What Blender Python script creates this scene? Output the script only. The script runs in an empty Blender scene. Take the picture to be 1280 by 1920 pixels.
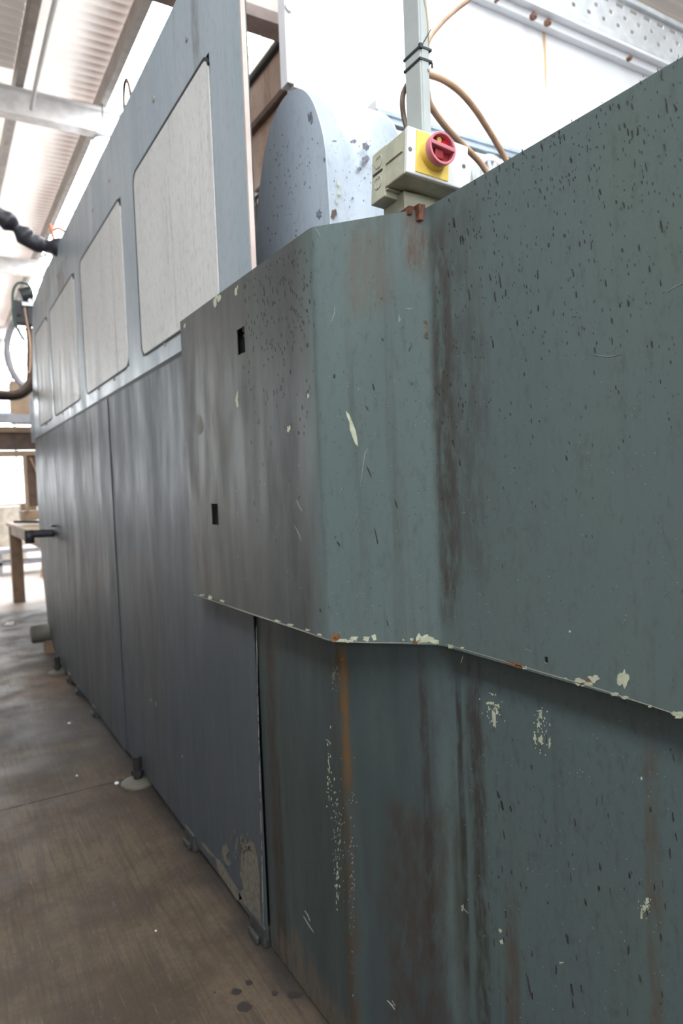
import bpy, bmesh, math, random
from mathutils import Vector, Matrix
R = math.radians
random.seed(7)
S = bpy.context.scene
COL = S.collection

# ------------------------------------------------------------------ camera
EYE = Vector((0, 0, 1.5))
yaw, pit, rol = R(30.67), R(-2.5), R(-2.27)
FD = Vector((math.sin(yaw)*math.cos(pit), math.cos(yaw)*math.cos(pit), math.sin(pit)))
r0 = FD.cross(Vector((0, 0, 1))).normalized(); u0 = r0.cross(FD)
RT = r0*math.cos(rol) + u0*math.sin(rol); UP = -r0*math.sin(rol) + u0*math.cos(rol)
cam = bpy.data.cameras.new('camera'); co = bpy.data.objects.new('camera', cam); COL.objects.link(co)
co.matrix_world = Matrix.Translation(EYE) @ Matrix((RT, UP, -FD)).transposed().to_4x4()
cam.lens = 24; cam.sensor_width = 36; cam.sensor_height = 36; cam.sensor_fit = 'AUTO'
cam.clip_start = 0.02
cam.dof.use_dof = True; cam.dof.focus_distance = 1.35; cam.dof.aperture_fstop = 4.0
S.camera = co
# ------------------------------------------------------------------ light
S.view_settings.view_transform = 'Standard'; S.view_settings.look = 'None'
S.view_settings.gamma = 1; S.view_settings.use_curve_mapping = False
S.view_settings.exposure = 0.0
SKY = 9.0          # daylight outside, above the translucent roof and beyond the far openings
SKYLIGHT = 18.0     # skylight strip, and the added strip over the near panels
LAMP = 60.0
w = bpy.data.worlds.new('sky'); S.world = w; w.use_nodes = True
bg = w.node_tree.nodes['Background']; bg.inputs[0].default_value = (0.93, 0.97, 1.0, 1); bg.inputs[1].default_value = SKY

# ------------------------------------------------------------------ helpers
def hit(px, py, P, N, off=0.0):
    """pixel of the photograph -> point on a plane (1280 px focal length)"""
    d = FD + RT*(px-640)/1280 - UP*(py-960)/1280
    P = Vector(P); N = Vector(N).normalized()
    t = (P-EYE).dot(N)/d.dot(N)
    q = EYE + d*t
    n = N if N.dot(d) < 0 else -N
    return q + n*off
def ax(px, py, a, v):
    i = 'xyz'.index(a); N = [0, 0, 0]; N[i] = 1; P = [0, 0, 0]; P[i] = v
    return hit(px, py, P, N)
ORG = {}
def thing(name, label, cat, loc=(0, 0, 0), group=None):
    o = bpy.data.objects.new(name, None); COL.objects.link(o); o.location = loc
    o['label'] = label; o['category'] = cat
    if group: o['group'] = group
    o.empty_display_size = .1
    ORG[o.name] = Vector(loc)
    return o
def obj(name, bm, mats, parent=None, smooth=False, bevel=0, solid=0, base=None, label=None):
    me = bpy.data.meshes.new(name)
    org = ORG[parent.name] if parent else Vector(base or (0, 0, 0))
    bmesh.ops.recalc_face_normals(bm, faces=bm.faces)
    if solid and sum(f.normal.x*f.calc_area() for f in bm.faces) > 0:
        for f in bm.faces: f.normal_flip()
    bmesh.ops.translate(bm, vec=-org, verts=bm.verts)
    bm.to_mesh(me); bm.free()
    for m in (mats if isinstance(mats, (list, tuple)) else [mats]): me.materials.append(m)
    if smooth:
        for p in me.polygons: p.use_smooth = True
        if smooth == 'auto':
            me.set_sharp_from_angle(angle=R(35))
    o = bpy.data.objects.new(name, me); COL.objects.link(o)
    if parent: o.parent = parent
    else: o.location = org
    ORG[o.name] = org
    if solid:
        m = o.modifiers.new('s', 'SOLIDIFY'); m.thickness = abs(solid); m.offset = -1
    if bevel:
        m = o.modifiers.new('b', 'BEVEL'); m.width = bevel; m.segments = 2; m.limit_method = 'ANGLE'; m.angle_limit = R(40)
    if label: o['label'] = label
    return o
def tag(o, label, cat, group=None, kind=None):
    o['label'] = label; o['category'] = cat
    if group: o['group'] = group
    if kind: o['kind'] = kind
    return o
def struct(o): o['kind'] = 'structure'; return o
NB = bmesh.new
def box(bm, a, b, mi=0, M=None):
    vs = [bm.verts.new((x, y, z)) for x in (a[0], b[0]) for y in (a[1], b[1]) for z in (a[2], b[2])]
    if M:
        for v in vs: v.co = M @ v.co
    for f in ((0, 1, 3, 2), (4, 6, 7, 5), (0, 4, 5, 1), (2, 3, 7, 6), (0, 2, 6, 4), (1, 5, 7, 3)):
        bm.faces.new([vs[i] for i in f]).material_index = mi
    return bm
def cyl(bm, p0, p1, r, seg=20, r2=None, mi=0, caps=True):
    p0 = Vector(p0); p1 = Vector(p1); d = (p1-p0).normalized()
    a = d.orthogonal().normalized(); b = d.cross(a)
    r2 = r if r2 is None else r2
    A = []; B = []
    for i in range(seg):
        t = 2*math.pi*i/seg; o = a*math.cos(t)+b*math.sin(t)
        A.append(bm.verts.new(p0+o*r)); B.append(bm.verts.new(p1+o*r2))
    for i in range(seg):
        j = (i+1) % seg; bm.faces.new((A[i], A[j], B[j], B[i])).material_index = mi
    if caps:
        bm.faces.new(A[::-1]).material_index = mi; bm.faces.new(B).material_index = mi
    return bm
def ring(bm, c, n, r0, r1, h, seg=32, mi=0):
    c = Vector(c); n = Vector(n).normalized(); a = n.orthogonal().normalized(); b = n.cross(a)
    L = []
    for (r, z) in ((r0, 0), (r1, 0), (r1, h), (r0, h)):
        L.append([bm.verts.new(c+n*z+(a*math.cos(2*math.pi*i/seg)+b*math.sin(2*math.pi*i/seg))*r) for i in range(seg)])
    for k in range(4):
        for i in range(seg):
            j = (i+1) % seg; m = (k+1) % 4
            bm.faces.new((L[k][i], L[k][j], L[m][j], L[m][i])).material_index = mi
    return bm
def smooth_path(pts, n=8, closed=False):
    pts = [Vector(p) for p in pts]
    P = [pts[0]*2-pts[1]]+pts+[pts[-1]*2-pts[-2]]
    out = []
    for i in range(1, len(P)-2):
        for k in range(n):
            t = k/n; a, b, c, d = P[i-1], P[i], P[i+1], P[i+2]
            out.append(.5*((2*b)+(c-a)*t+(2*a-5*b+4*c-d)*t*t+(3*b-a-3*c+d)*t**3))
    out.append(pts[-1]); return out
def tube(bm, pts, r, seg=12, n=8, mi=0, ribs=0):
    pts = smooth_path(pts, n) if n else [Vector(p) for p in pts]
    prev = None; L = []; N = None
    for i, p in enumerate(pts):
        d = (pts[min(i+1, len(pts)-1)]-pts[max(i-1, 0)]).normalized()
        N = (d.orthogonal() if N is None else N-d*N.dot(d)).normalized(); B = d.cross(N)
        rr = (r(i/(len(pts)-1)) if callable(r) else r)*(1+(ribs if i % 2 else 0))
        L.append([bm.verts.new(p+(N*math.cos(2*math.pi*k/seg)+B*math.sin(2*math.pi*k/seg))*rr) for k in range(seg)])
    for i in range(len(L)-1):
        for k in range(seg):
            j = (k+1) % seg; bm.faces.new((L[i][k], L[i][j], L[i+1][j], L[i+1][k])).material_index = mi
    bm.faces.new(L[0][::-1]).material_index = mi; bm.faces.new(L[-1]).material_index = mi
    return bm
def prism(bm, pts, vec, mi=0):
    vec = Vector(vec)
    A = [bm.verts.new(p) for p in pts]; B = [bm.verts.new(Vector(p)+vec) for p in pts]
    n = len(A)
    fs = [bm.faces.new(A[::-1]), bm.faces.new(B)]
    for i in range(n): fs.append(bm.faces.new((A[i], A[(i+1) % n], B[(i+1) % n], B[i])))
    for f in fs: f.material_index = mi
    return bm
def grid_sheet(bm, us, vs, f, skip=lambda u, v: False, mi=0):
    V = {}
    def g(i, j):
        if (i, j) not in V: V[(i, j)] = bm.verts.new(f(us[i], vs[j]))
        return V[(i, j)]
    for i in range(len(us)-1):
        for j in range(len(vs)-1):
            if skip((us[i]+us[i+1])/2, (vs[j]+vs[j+1])/2): continue
            bm.faces.new((g(i, j), g(i+1, j), g(i+1, j+1), g(i, j+1))).material_index = mi
    return bm
def rrect(y0, y1, z0, z1, r, seg=5):
    P = []
    for cy, cz, a0 in ((y1-r, z1-r, 0), (y0+r, z1-r, 90), (y0+r, z0+r, 180), (y1-r, z0+r, 270)):
        for k in range(seg+1):
            a = R(a0+90*k/seg); P.append((cy+r*math.cos(a), cz+r*math.sin(a)))
    return P

# ------------------------------------------------------------------ materials
class NT:
    def __init__(s, name):
        s.m = bpy.data.materials.new(name); s.m.use_nodes = True; s.t = s.m.node_tree; s.n = s.t.nodes
        s.b = s.n['Principled BSDF']; s.out = s.n['Material Output']
    def add(s, typ, **kw):
        x = s.n.new(typ)
        for k, v in kw.items(): setattr(x, k, v)
        return x
    def link(s, a, b): s.t.links.new(a, b)
    def pos(s):
        if not hasattr(s, '_p'): s._p = s.add('ShaderNodeNewGeometry').outputs['Position']
        return s._p
    def sep(s):
        if not hasattr(s, '_s'):
            x = s.add('ShaderNodeSeparateXYZ'); s.link(s.pos(), x.inputs[0]); s._s = x.outputs
        return s._s
    def noise(s, scale=(1, 1, 1), sc=1, det=4, rough=.55, dist=0, loc=(0, 0, 0)):
        mp = s.add('ShaderNodeMapping'); mp.inputs['Scale'].default_value = scale; mp.inputs['Location'].default_value = loc
        s.link(s.pos(), mp.inputs[0])
        x = s.add('ShaderNodeTexNoise'); x.inputs['Scale'].default_value = sc; x.inputs['Detail'].default_value = det
        x.inputs['Roughness'].default_value = rough; x.inputs['Distortion'].default_value = dist
        s.link(mp.outputs[0], x.inputs['Vector']); return x.outputs['Fac']
    def rng(s, v, a, b, c=0., d=1., smooth=True):
        x = s.add('ShaderNodeMapRange'); x.interpolation_type = 'SMOOTHSTEP' if smooth else 'LINEAR'
        x.inputs[1].default_value = a; x.inputs[2].default_value = b; x.inputs[3].default_value = c; x.inputs[4].default_value = d
        s.link(v, x.inputs[0]); return x.outputs[0]
    def math(s, op, a, b=None, c=None):
        x = s.add('ShaderNodeMath', operation=op)
        for i, v in enumerate((a, b, c)):
            if v is None: continue
            if isinstance(v, (int, float)): x.inputs[i].default_value = v
            else: s.link(v, x.inputs[i])
        return x.outputs[0]
    def mix(s, fac, a, b):
        x = s.add('ShaderNodeMix', data_type='RGBA')
        for i, v in ((0, fac), (6, a), (7, b)):
            if isinstance(v, (int, float)): x.inputs[i].default_value = v
            elif isinstance(v, tuple): x.inputs[i].default_value = (*v[:3], 1)
            else: s.link(v, x.inputs[i])
        return x.outputs[2]
    def bump(s, h, strength=.2, dist=.001, prev=None):
        x = s.add('ShaderNodeBump'); x.inputs['Strength'].default_value = strength; x.inputs['Distance'].default_value = dist
        s.link(h, x.inputs['Height'])
        if prev is not None: s.link(prev, x.inputs['Normal'])
        return x.outputs[0]
    def fin(s, col=None, rough=None, normal=None, metal=None, spec=None):
        for k, v in (('Base Color', col), ('Roughness', rough), ('Normal', normal), ('Metallic', metal), ('Specular IOR Level', spec)):
            if v is None: continue
            if isinstance(v, (int, float)): s.b.inputs[k].default_value = v
            elif isinstance(v, tuple): s.b.inputs[k].default_value = (*v[:3], 1)
            else: s.link(v, s.b.inputs[k])
        return s.m
def simple(name, col, rough=.5, metal=0, var=.15, sc=8, bumpy=0):
    t = NT(name); n = t.noise(sc=sc)
    c2 = tuple(c*(1-var) for c in col); c1 = tuple(min(1, c*(1+var)) for c in col)
    nn = t.bump(t.noise(sc=sc*12), bumpy, .002) if bumpy else None
    return t.fin(t.mix(t.rng(n, .3, .7), c2, c1), rough, nn, metal)
def emit(name, col, st):
    m = bpy.data.materials.new(name); m.use_nodes = True; n = m.node_tree.nodes; n.clear()
    e = n.new('ShaderNodeEmission'); e.inputs[0].default_value = (*col, 1); e.inputs[1].default_value = st
    o = n.new('ShaderNodeOutputMaterial'); m.node_tree.links.new(e.outputs[0], o.inputs[0]); return m

def paint(name, c1, c2, dirt=(.045, .035, .028), dirt_amt=.5, rough=(.38, .6), speck=.5, wavy=.0, bands=(), big=1.2, spec=.5, low_dirt=None):
    """old machine enamel: patchy tint, run-down dirt streaks, pits, named stains and broad tone bands (axis, centre, half width, z0, z1, colour, strength)"""
    t = NT(name)
    col = t.mix(t.rng(t.noise((1, 1, .6), big, 3), .35, .65), c1, c2)
    st = t.rng(t.noise((1, 1, .05), 26, 5, .6), .5, .78)
    st2 = t.rng(t.noise((1, 1, .12), 3.0, 3, .5, loc=(3, 1, 7)), .38, .68)
    col = t.mix(t.math('MULTIPLY', t.math('MULTIPLY', st, st2), dirt_amt), col, dirt)
    # mottled grime
    g = t.rng(t.noise((1, 1, .45), 55, 6, .75), .48, .75)
    col = t.mix(t.math('MULTIPLY', g, dirt_amt*.7), col, dirt)
    # pale dust flecks
    fl = t.rng(t.noise((1, 1, 1), 300, 2, .5, loc=(9, 2, 1)), .70, .76)
    col = t.mix(t.math('MULTIPLY', fl, speck*.5), col, (.42, .43, .36))
    dk = t.rng(t.noise((1, 1, .5), 210, 2, .5, loc=(4, 2, 8)), .69, .75)
    col = t.mix(t.math('MULTIPLY', dk, speck), col, (.03, .026, .024))
    for (a, c, hw, z0, z1, bc, amt) in bands:
        v = t.sep()['XYZ'.index(a)]
        wob = t.noise((1, 1, .25), 14, 4, .6)
        wide = hw > .3
        v = t.math('ADD', v, t.math('MULTIPLY', t.math('SUBTRACT', wob, .5), .1 if wide else hw*1.3))
        m = t.rng(t.math('ABSOLUTE', t.math('SUBTRACT', v, c)), hw*(.8 if wide else .35), hw, 1, 0)
        z = t.sep()[2]
        m = t.math('MULTIPLY', m, t.rng(z, z0-.06, z0+.04)); m = t.math('MULTIPLY', m, t.rng(z, z1-.06, z1+.03, 1, 0))
        m = t.math('MULTIPLY', m, t.rng(t.noise((1, 1, .12), 16, 5, .6), .25, .6, .7, 1) if wide else t.rng(t.noise((1, 1, .3), 40, 5, .7), .3, .62))
        col = t.mix(t.math('MULTIPLY', m, amt), col, bc)
    if low_dirt:
        z = t.math('ADD', t.sep()[2], t.math('MULTIPLY', t.noise((1, 1, .7), 7, 5, .6), .28))
        m = t.rng(z, low_dirt[0]-.03, low_dirt[0]+.05, 1, 0); m = t.math('MULTIPLY', m, t.rng(t.noise((1, 1, .35), 30, 6, .75), .36, .6))
        col = t.mix(t.math('MULTIPLY', m, low_dirt[2]), col, low_dirt[1])
    n = t.bump(t.noise((1, 1, 1), 420, 2), .12, .0006)
    if wavy: n = t.bump(t.noise((1, 1, .35), 2.6, 2, .4), 1.0, wavy, n)
    r = t.rng(t.noise((1, 1, .2), 9, 5, .7), .3, .7, rough[0], rough[1])
    return t.fin(col, r, n, spec=spec)

BRN = (.055, .036, .024); RUST = (.17, .075, .028)
M_cover = paint('machine_green_enamel', (.106, .141, .138), (.112, .150, .128), spec=.3, dirt_amt=.45, big=1.6,
    bands=(('Y', 1.185, .05, 1.2, 2.06, (.06, .05, .042), .85), ('Y', 1.12, .10, 1.3, 2.1, (.07, .068, .066), .6), ('Y', 1.24, .03, 1.98, 2.12, (.10, .04, .02), .8),
           ('Y', 1.33, .06, 1.9, 2.1, (.12, .085, .06), .5), ('Y', 2.1, .68, 1.0, 2.2, (.068, .066, .064), .85), ('Y', 2.15, .28, 1.1, 2.1, (.09, .078, .064), .5), ('Y', 1.62, .14, 1.1, 2.1, (.05, .055, .06), .6),
           ('Y', 2.34, .06, 1.2, 2.0, (.06, .05, .045), .6)))
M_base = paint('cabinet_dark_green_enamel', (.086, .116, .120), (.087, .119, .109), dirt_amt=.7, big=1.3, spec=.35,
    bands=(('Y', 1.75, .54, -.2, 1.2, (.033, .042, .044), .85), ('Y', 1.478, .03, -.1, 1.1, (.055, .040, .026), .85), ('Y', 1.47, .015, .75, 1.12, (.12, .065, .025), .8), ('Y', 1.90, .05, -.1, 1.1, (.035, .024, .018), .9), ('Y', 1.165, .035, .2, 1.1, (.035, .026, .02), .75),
           ('Y', 1.07, .03, -.1, .6, (.08, .045, .03), .6), ('Y', 1.33, .10, -.1, .72, (.04, .028, .022), .75), ('Y', 1.30, .012, .3, 1.1, (.03, .025, .022), .8), ('Y', 1.22, .015, .3, 1.05, (.03, .025, .022), .8),
           ('Y', .72, .02, .5, 1.05, (.09, .06, .035), .5)),
    low_dirt=(.25, (.12, .085, .06), .75))
M_sheet = paint('housing_blue_grey_enamel', (.058, .070, .082), (.066, .077, .086), dirt_amt=.6, rough=(.42, .56), speck=.12, wavy=.02, big=1.0, spec=.24,
    bands=(('Y', 4.6, .5, 0, 2.0, (.07, .066, .066), .5), ('Y', 3.3, .35, 0, 1.2, (.07, .068, .07), .4)))
M_frame = paint('housing_enamel_lit_pale', (.32, .385, .435), (.38, .43, .465), dirt_amt=.35, rough=(.3, .5), speck=.12, wavy=.028, big=1.0, spec=.5,
    bands=(('Y', 2.25, .05, 2.9, 3.3, (.12, .10, .09), .6), ('Y', 5.1, .25, 2.9, 3.1, (.14, .10, .09), .8)))  # light falling on the upper frame is put into this paler colour
M_inset = paint('inset_cream_enamel', (.60, .60, .585), (.67, .67, .655), dirt=(.24, .21, .19), dirt_amt=.85, rough=(.4, .6), speck=.08, big=2.0)
M_arch = paint('belt_guard_enamel', (.44, .50, .57), (.48, .53, .58), dirt_amt=.35, rough=(.32, .5), spec=.3, speck=.5)
M_dark = simple('black_oily_steel', (.018, .018, .02), .45)
M_gap = simple('dark_rubber_seal', (.02, .028, .03), .6)
M_chip = simple('exposed_cream_primer', (.46, .48, .35), .7, sc=60)
M_rust = simple('rust_patch', (.22, .085, .025), .85, sc=70, var=.4)
M_speck = simple('dried_oil_drip', (.038, .034, .035), .45, sc=90, var=.5)
M_scr = simple('pale_scratch', (.28, .29, .24), .7)
M_white = simple('white_girder_paint', (.80, .80, .82), .5, var=.04, sc=2)
M_wsteel = simple('galvanised_steel', (.72, .74, .76), .4, .3, var=.12)
M_pink = simple('primer_pink_grey_steel', (.78, .67, .60), .6, var=.1)
M_plast = simple('aged_cream_plastic', (.43, .43, .33), .45, var=.1, sc=30)
M_plastw = simple('white_plastic', (.70, .71, .70), .4, var=.03)
M_trunk = simple('grey_white_trunking', (.42, .45, .44), .45, var=.06)
M_yel = simple('yellow_plastic', (.76, .54, .11), .4, var=.05)
M_red = simple('pink_lit_red_plastic', (.56, .17, .21), .4, var=.08)  # pinkish tint of the light is mixed into the red
M_dred = simple('dark_red_plastic', (.26, .02, .028), .35)
M_bred = simple('bright_red_plastic', (.75, .02, .02), .35)
M_hose = simple('tan_rubber_hose', (.62, .40, .27), .5, var=.15, sc=14)
M_cable = simple('olive_cable_sheath', (.36, .31, .18), .5)
M_dcable = simple('brown_cable_sheath', (.11, .07, .05), .5)
M_rusty = paint('rusty_tan_steel', (.58, .44, .36), (.40, .24, .16), dirt=(.12, .05, .03), dirt_amt=.8, speck=.2, big=3)
M_brown = simple('brown_painted_steel', (.10, .058, .04), .55, var=.3)
M_tan = simple('tan_cast_iron', (.33, .23, .145), .6, var=.2, sc=5, bumpy=.2)
M_tand = simple('brown_bench_steel', (.20, .13, .08), .6, var=.2, sc=5)
M_grey = simple('grey_painted_steel', (.33, .33, .36), .5)
M_lgrey = simple('light_grey_hose', (.55, .53, .56), .45)
M_black = simple('black_rubber', (.03, .03, .038), .5, bumpy=.3)
M_oran = simple('orange_wire', (.75, .28, .16), .5)
M_paper = simple('white_paper', (.85, .85, .85), .7)
M_cream = simple('cream_drum_paint', (.62, .56, .48), .6)
M_green = simple('dark_green_paint', (.04, .09, .07), .5)
M_foot = simple('grey_cast_foot', (.12, .112, .09), .6, var=.2)
M_blk = simple('oily_foot_block', (.035, .036, .034), .6, var=.4, sc=20)
M_beam = simple('pale_roof_steel', (.80, .78, .77), .6, var=.1)
M_purl = simple('grey_purlin_steel', (.36, .33, .30), .6, var=.15)

def roof_mat(name, col, trans, dark=.3):
    t = NT(name)
    n = t.noise((1, .3, 1), 3, 4)
    c = t.mix(t.rng(n, .3, .7), tuple(x*.92 for x in col), col)
    if trans > .08:   # brown band, rippled with the corrugations, where the sheets lap over the purlin
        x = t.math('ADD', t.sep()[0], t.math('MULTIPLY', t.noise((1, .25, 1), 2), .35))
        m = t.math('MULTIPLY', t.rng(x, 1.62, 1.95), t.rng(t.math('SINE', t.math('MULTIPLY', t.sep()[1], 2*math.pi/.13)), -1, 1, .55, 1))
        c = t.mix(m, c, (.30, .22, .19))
    t.fin(c, .6)
    tr = t.add('ShaderNodeBsdfTranslucent'); t.link(c, tr.inputs[0])
    mx = t.add('ShaderNodeMixShader'); mx.inputs[0].default_value = trans
    t.link(t.b.outputs[0], mx.inputs[1]); t.link(tr.outputs[0], mx.inputs[2]); t.link(mx.outputs[0], t.out.inputs[0])
    return t.m
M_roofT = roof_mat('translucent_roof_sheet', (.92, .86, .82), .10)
M_roofO = simple('opaque_roof_sheet', (.42, .37, .34), .6, var=.15, sc=2)
M_roofM = roof_mat('weathered_roof_sheet', (.50, .45, .41), .06)
M_sky = emit('skylight_and_added_glow', (.90, .96, 1.0), SKYLIGHT)
M_lamp = emit('lit_lamp', (.80, .88, 1.0), LAMP)
M_wall = simple('pale_block_wall', (.45, .43, .40), .8, var=.1)
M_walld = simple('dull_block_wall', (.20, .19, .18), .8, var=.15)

def concrete():
    t = NT('brushed_concrete')
    c = t.mix(t.rng(t.noise(sc=1.9, det=8, rough=.7), .40, .60), (.064, .043, .026), (.125, .089, .056))
    c = t.mix(t.rng(t.noise(sc=.55, det=3, loc=(4, 4, 0)), .5, .72), c, (.075, .064, .056))
    c = t.mix(t.math('MULTIPLY', t.rng(t.noise(sc=9, det=6, rough=.7), .5, .8), .55), c, (.085, .055, .04))
    # brush lines run along the shed
    br = t.noise((60, 2.2, 1), 1, 6, .7)
    c = t.mix(t.math('MULTIPLY', t.rng(br, .44, .62), .65), c, (.05, .037, .028))
    c = t.mix(t.math('MULTIPLY', t.rng(t.noise((70, 5, 1), 1, 5, .75, loc=(2, 3, 0)), .58, .72), .6), c, (.22, .18, .14))
    c = t.mix(t.math('MULTIPLY', t.rng(t.noise(sc=45, det=6, rough=.75), .45, .7), .5), c, (.055, .04, .03))
    c = t.mix(t.math('MULTIPLY', t.rng(t.noise(sc=60, det=6, rough=.8, loc=(5, 5, 0)), .55, .72), .5), c, (.19, .155, .12))
    fl = t.rng(t.noise(sc=130, det=2), .72, .76)
    c = t.mix(t.math('MULTIPLY', fl, .4), c, (.5, .47, .42))
    # darker ground beside the machine
    x = t.sep()[0]; y = t.sep()[1]
    e = t.math('ADD', x, t.math('MULTIPLY', t.noise(sc=5, det=4), .22))
    m = t.math('MULTIPLY', t.rng(e, .84, .97), t.rng(y, 6.5, 8, 1, 0))
    c = t.mix(t.math('MULTIPLY', m, .85), c, (.022, .019, .017))
    m = t.math('MULTIPLY', t.rng(t.math('ABSOLUTE', t.math('SUBTRACT', y, 4.6)), .2, 1.2, 1, 0), t.rng(t.noise(sc=2.5, det=4), .35, .6))
    c = t.mix(t.math('MULTIPLY', m, .6), c, (.075, .07, .075))
    m = t.math('MULTIPLY', t.rng(t.math('ABSOLUTE', t.math('SUBTRACT', y, 5.9)), .1, .6, 1, 0), t.rng(t.noise(sc=3.5, det=4), .4, .6))
    c = t.mix(t.math('MULTIPLY', m, .6), c, (.17, .095, .05))
    # far bay floor: its strong daylight is put into a paler colour
    c = t.mix(t.rng(y, 9.3, 10.3), c, (.66, .58, .52))
    n = t.bump(br, .35, .004); n = t.bump(t.noise(sc=60, det=5), .4, .002, n)
    return t.fin(c, t.rng(t.noise(sc=3), .3, .7, .5, .75), n)
M_floor = concrete()

# ------------------------------------------------------------------ shed: floor, walls, roof
bm = NB(); box(bm, (-9, -8, -.2), (14, 3.60, 0)); box(bm, (-9, 3.61, -.2), (14, 10.2, 0)); box(bm, (-9, 10.21, -.2), (14, 30, 0))
box(bm, (-9, 3.60, -.2), (14, 3.61, -.008)); box(bm, (-9, 10.2, -.2), (14, 10.21, -.008))
fl = struct(obj('floor', bm, M_floor))
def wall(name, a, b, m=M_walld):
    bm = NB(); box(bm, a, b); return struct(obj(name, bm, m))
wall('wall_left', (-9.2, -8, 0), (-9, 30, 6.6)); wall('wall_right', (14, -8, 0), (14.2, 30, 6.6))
# unseen back wall; its high opening is shaped to light the near faces
bm = NB(); box(bm, (-9.2, -8.2, 0), (-6, -8, 6.6)); box(bm, (3, -8.2, 0), (14.2, -8, 6.6)); box(bm, (-6, -8.2, 5.2), (3, -8, 6.6)); box(bm, (-6, -8.2, 0), (3, -8, 2.6)); struct(obj('wall_back_unseen', bm, M_walld))
# far wall: parapet, lintel and mullions around open daylight
bm = NB(); box(bm, (-9, 24, 0), (14, 24.2, 1.25)); box(bm, (-9, 24, 5.6), (14, 24.2, 6.6))
for x in (-6, -3, -.2, 4.4, 7, 10): box(bm, (x-.12, 24.01, 1.25), (x+.12, 24.19, 5.6))
struct(obj('wall_far', bm, M_wall))
wf = NB()
for x in [i*1.4-8.9 for i in range(17)]: box(wf, (x-.03, 24.06, 1.25), (x+.03, 24.14, 5.6))
for z in (2.3, 3.3, 4.1, 4.9): box(wf, (-9, 24.05, z-.03), (14, 24.15, z+.03))
struct(obj('window_1', wf, simple('bluish_window_steel', (.22, .34, .42), .5)))

# roof sheets: corrugations run across the shed (along x), waves follow y
ZR = 6.0
def sheet_y(x0, x1, y0, y1, pitch=.13, amp=.02, nx=1):
    bm = NB(); n = int((y1-y0)/pitch*6)
    ys = [y0+(y1-y0)*i/n for i in range(n+1)]
    grid_sheet(bm, [x0+(x1-x0)*i/nx for i in range(nx+1)], ys, lambda x, y: (x, y, ZR+.06+amp*math.sin(2*math.pi*y/pitch)))
    return bm
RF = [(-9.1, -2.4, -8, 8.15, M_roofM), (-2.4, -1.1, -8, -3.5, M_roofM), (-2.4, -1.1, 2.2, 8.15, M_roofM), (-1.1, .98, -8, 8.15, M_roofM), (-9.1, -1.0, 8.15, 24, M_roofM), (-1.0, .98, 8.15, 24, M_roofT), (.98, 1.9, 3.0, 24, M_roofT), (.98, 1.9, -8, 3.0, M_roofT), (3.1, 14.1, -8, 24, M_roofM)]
cl = None
bm = NB()
mats = [M_roofO, M_roofM, M_roofT]
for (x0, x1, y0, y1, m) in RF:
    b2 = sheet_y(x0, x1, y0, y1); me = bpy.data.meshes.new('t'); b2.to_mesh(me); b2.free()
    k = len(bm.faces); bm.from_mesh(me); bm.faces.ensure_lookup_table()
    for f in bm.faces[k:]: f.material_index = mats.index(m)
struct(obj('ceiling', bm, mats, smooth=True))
sk = NB(); box(sk, (1.9, -8, ZR+.04), (3.1, 24, ZR+.05)); box(sk, (-2.4, -3.5, ZR+.02), (-1.1, 2.2, ZR+.03))  # second box is an unseen strip added to light the near panels
struct(obj('skylight_and_added_strip', sk, M_sky))
def tg(o, l, c, g): return tag(o, l, c, g)
def csec(bm, x, y0, y1, z, h=.2, wd=.07, t=.006):
    box(bm, (x, y0, z), (x+t, y1, z+h)); box(bm, (x+t, y0, z), (x+wd, y1, z+t)); box(bm, (x+t, y0, z+h-t), (x+wd, y1, z+h))
pl = {-3.2: 'grey steel roof purlin far to the left over the aisle', .98: 'grey steel purlin beside the dull corrugated sheets at the upper left corner',
      1.84: 'grey steel purlin bordering the bright skylight strip above the machine', 3.1: 'grey steel purlin on the far side of the skylight strip', 5.2: 'grey purlin at the upper right corner beyond the cable tray'}
for x, lab in pl.items():
    bm = NB(); csec(bm, x, -7.9, 23.9, ZR-.16, .2, .075)
    tag(obj('roof_purlin', bm, M_purl, base=(x, 8, ZR-.16)), lab, 'purlin', 'roof purlins')
def ibeam(bm, x0, x1, y, z0, z1, wd=.16, t=.012):
    box(bm, (x0, y-t/2, z0), (x1, y+t/2, z1)); box(bm, (x0, y-wd/2, z0-t), (x1, y+wd/2, z0)); box(bm, (x0, y-wd/2, z1), (x1, y+wd/2, z1+t))
for y, lab in ((8.15, 'pale steel roof beam crossing above the nearest part of the long machine'), (13.9, 'second pale roof beam, further down the shed behind the black cable bundle'), (19.6, 'farthest pale roof beam near the bright far windows')):
    bm = NB(); ibeam(bm, -9, 14, y, 5.56, 5.82)
    tag(obj('roof_beam', bm, M_beam, base=(0, y, 5.56)), lab, 'beam', 'roof beams')
bm = NB(); tube(bm, [(1.14, 4.6, 5.8), (1.14, 6.3, 5.79), (1.13, 7.6, 5.72), (1.12, 8.05, 5.62)], .022, 10)
tag(obj('cable_conduit', bm, M_plastw, smooth=True, base=(1.14, 6, 5.8)), 'thin white conduit running beside the grey purlin at the upper left', 'conduit')

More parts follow.
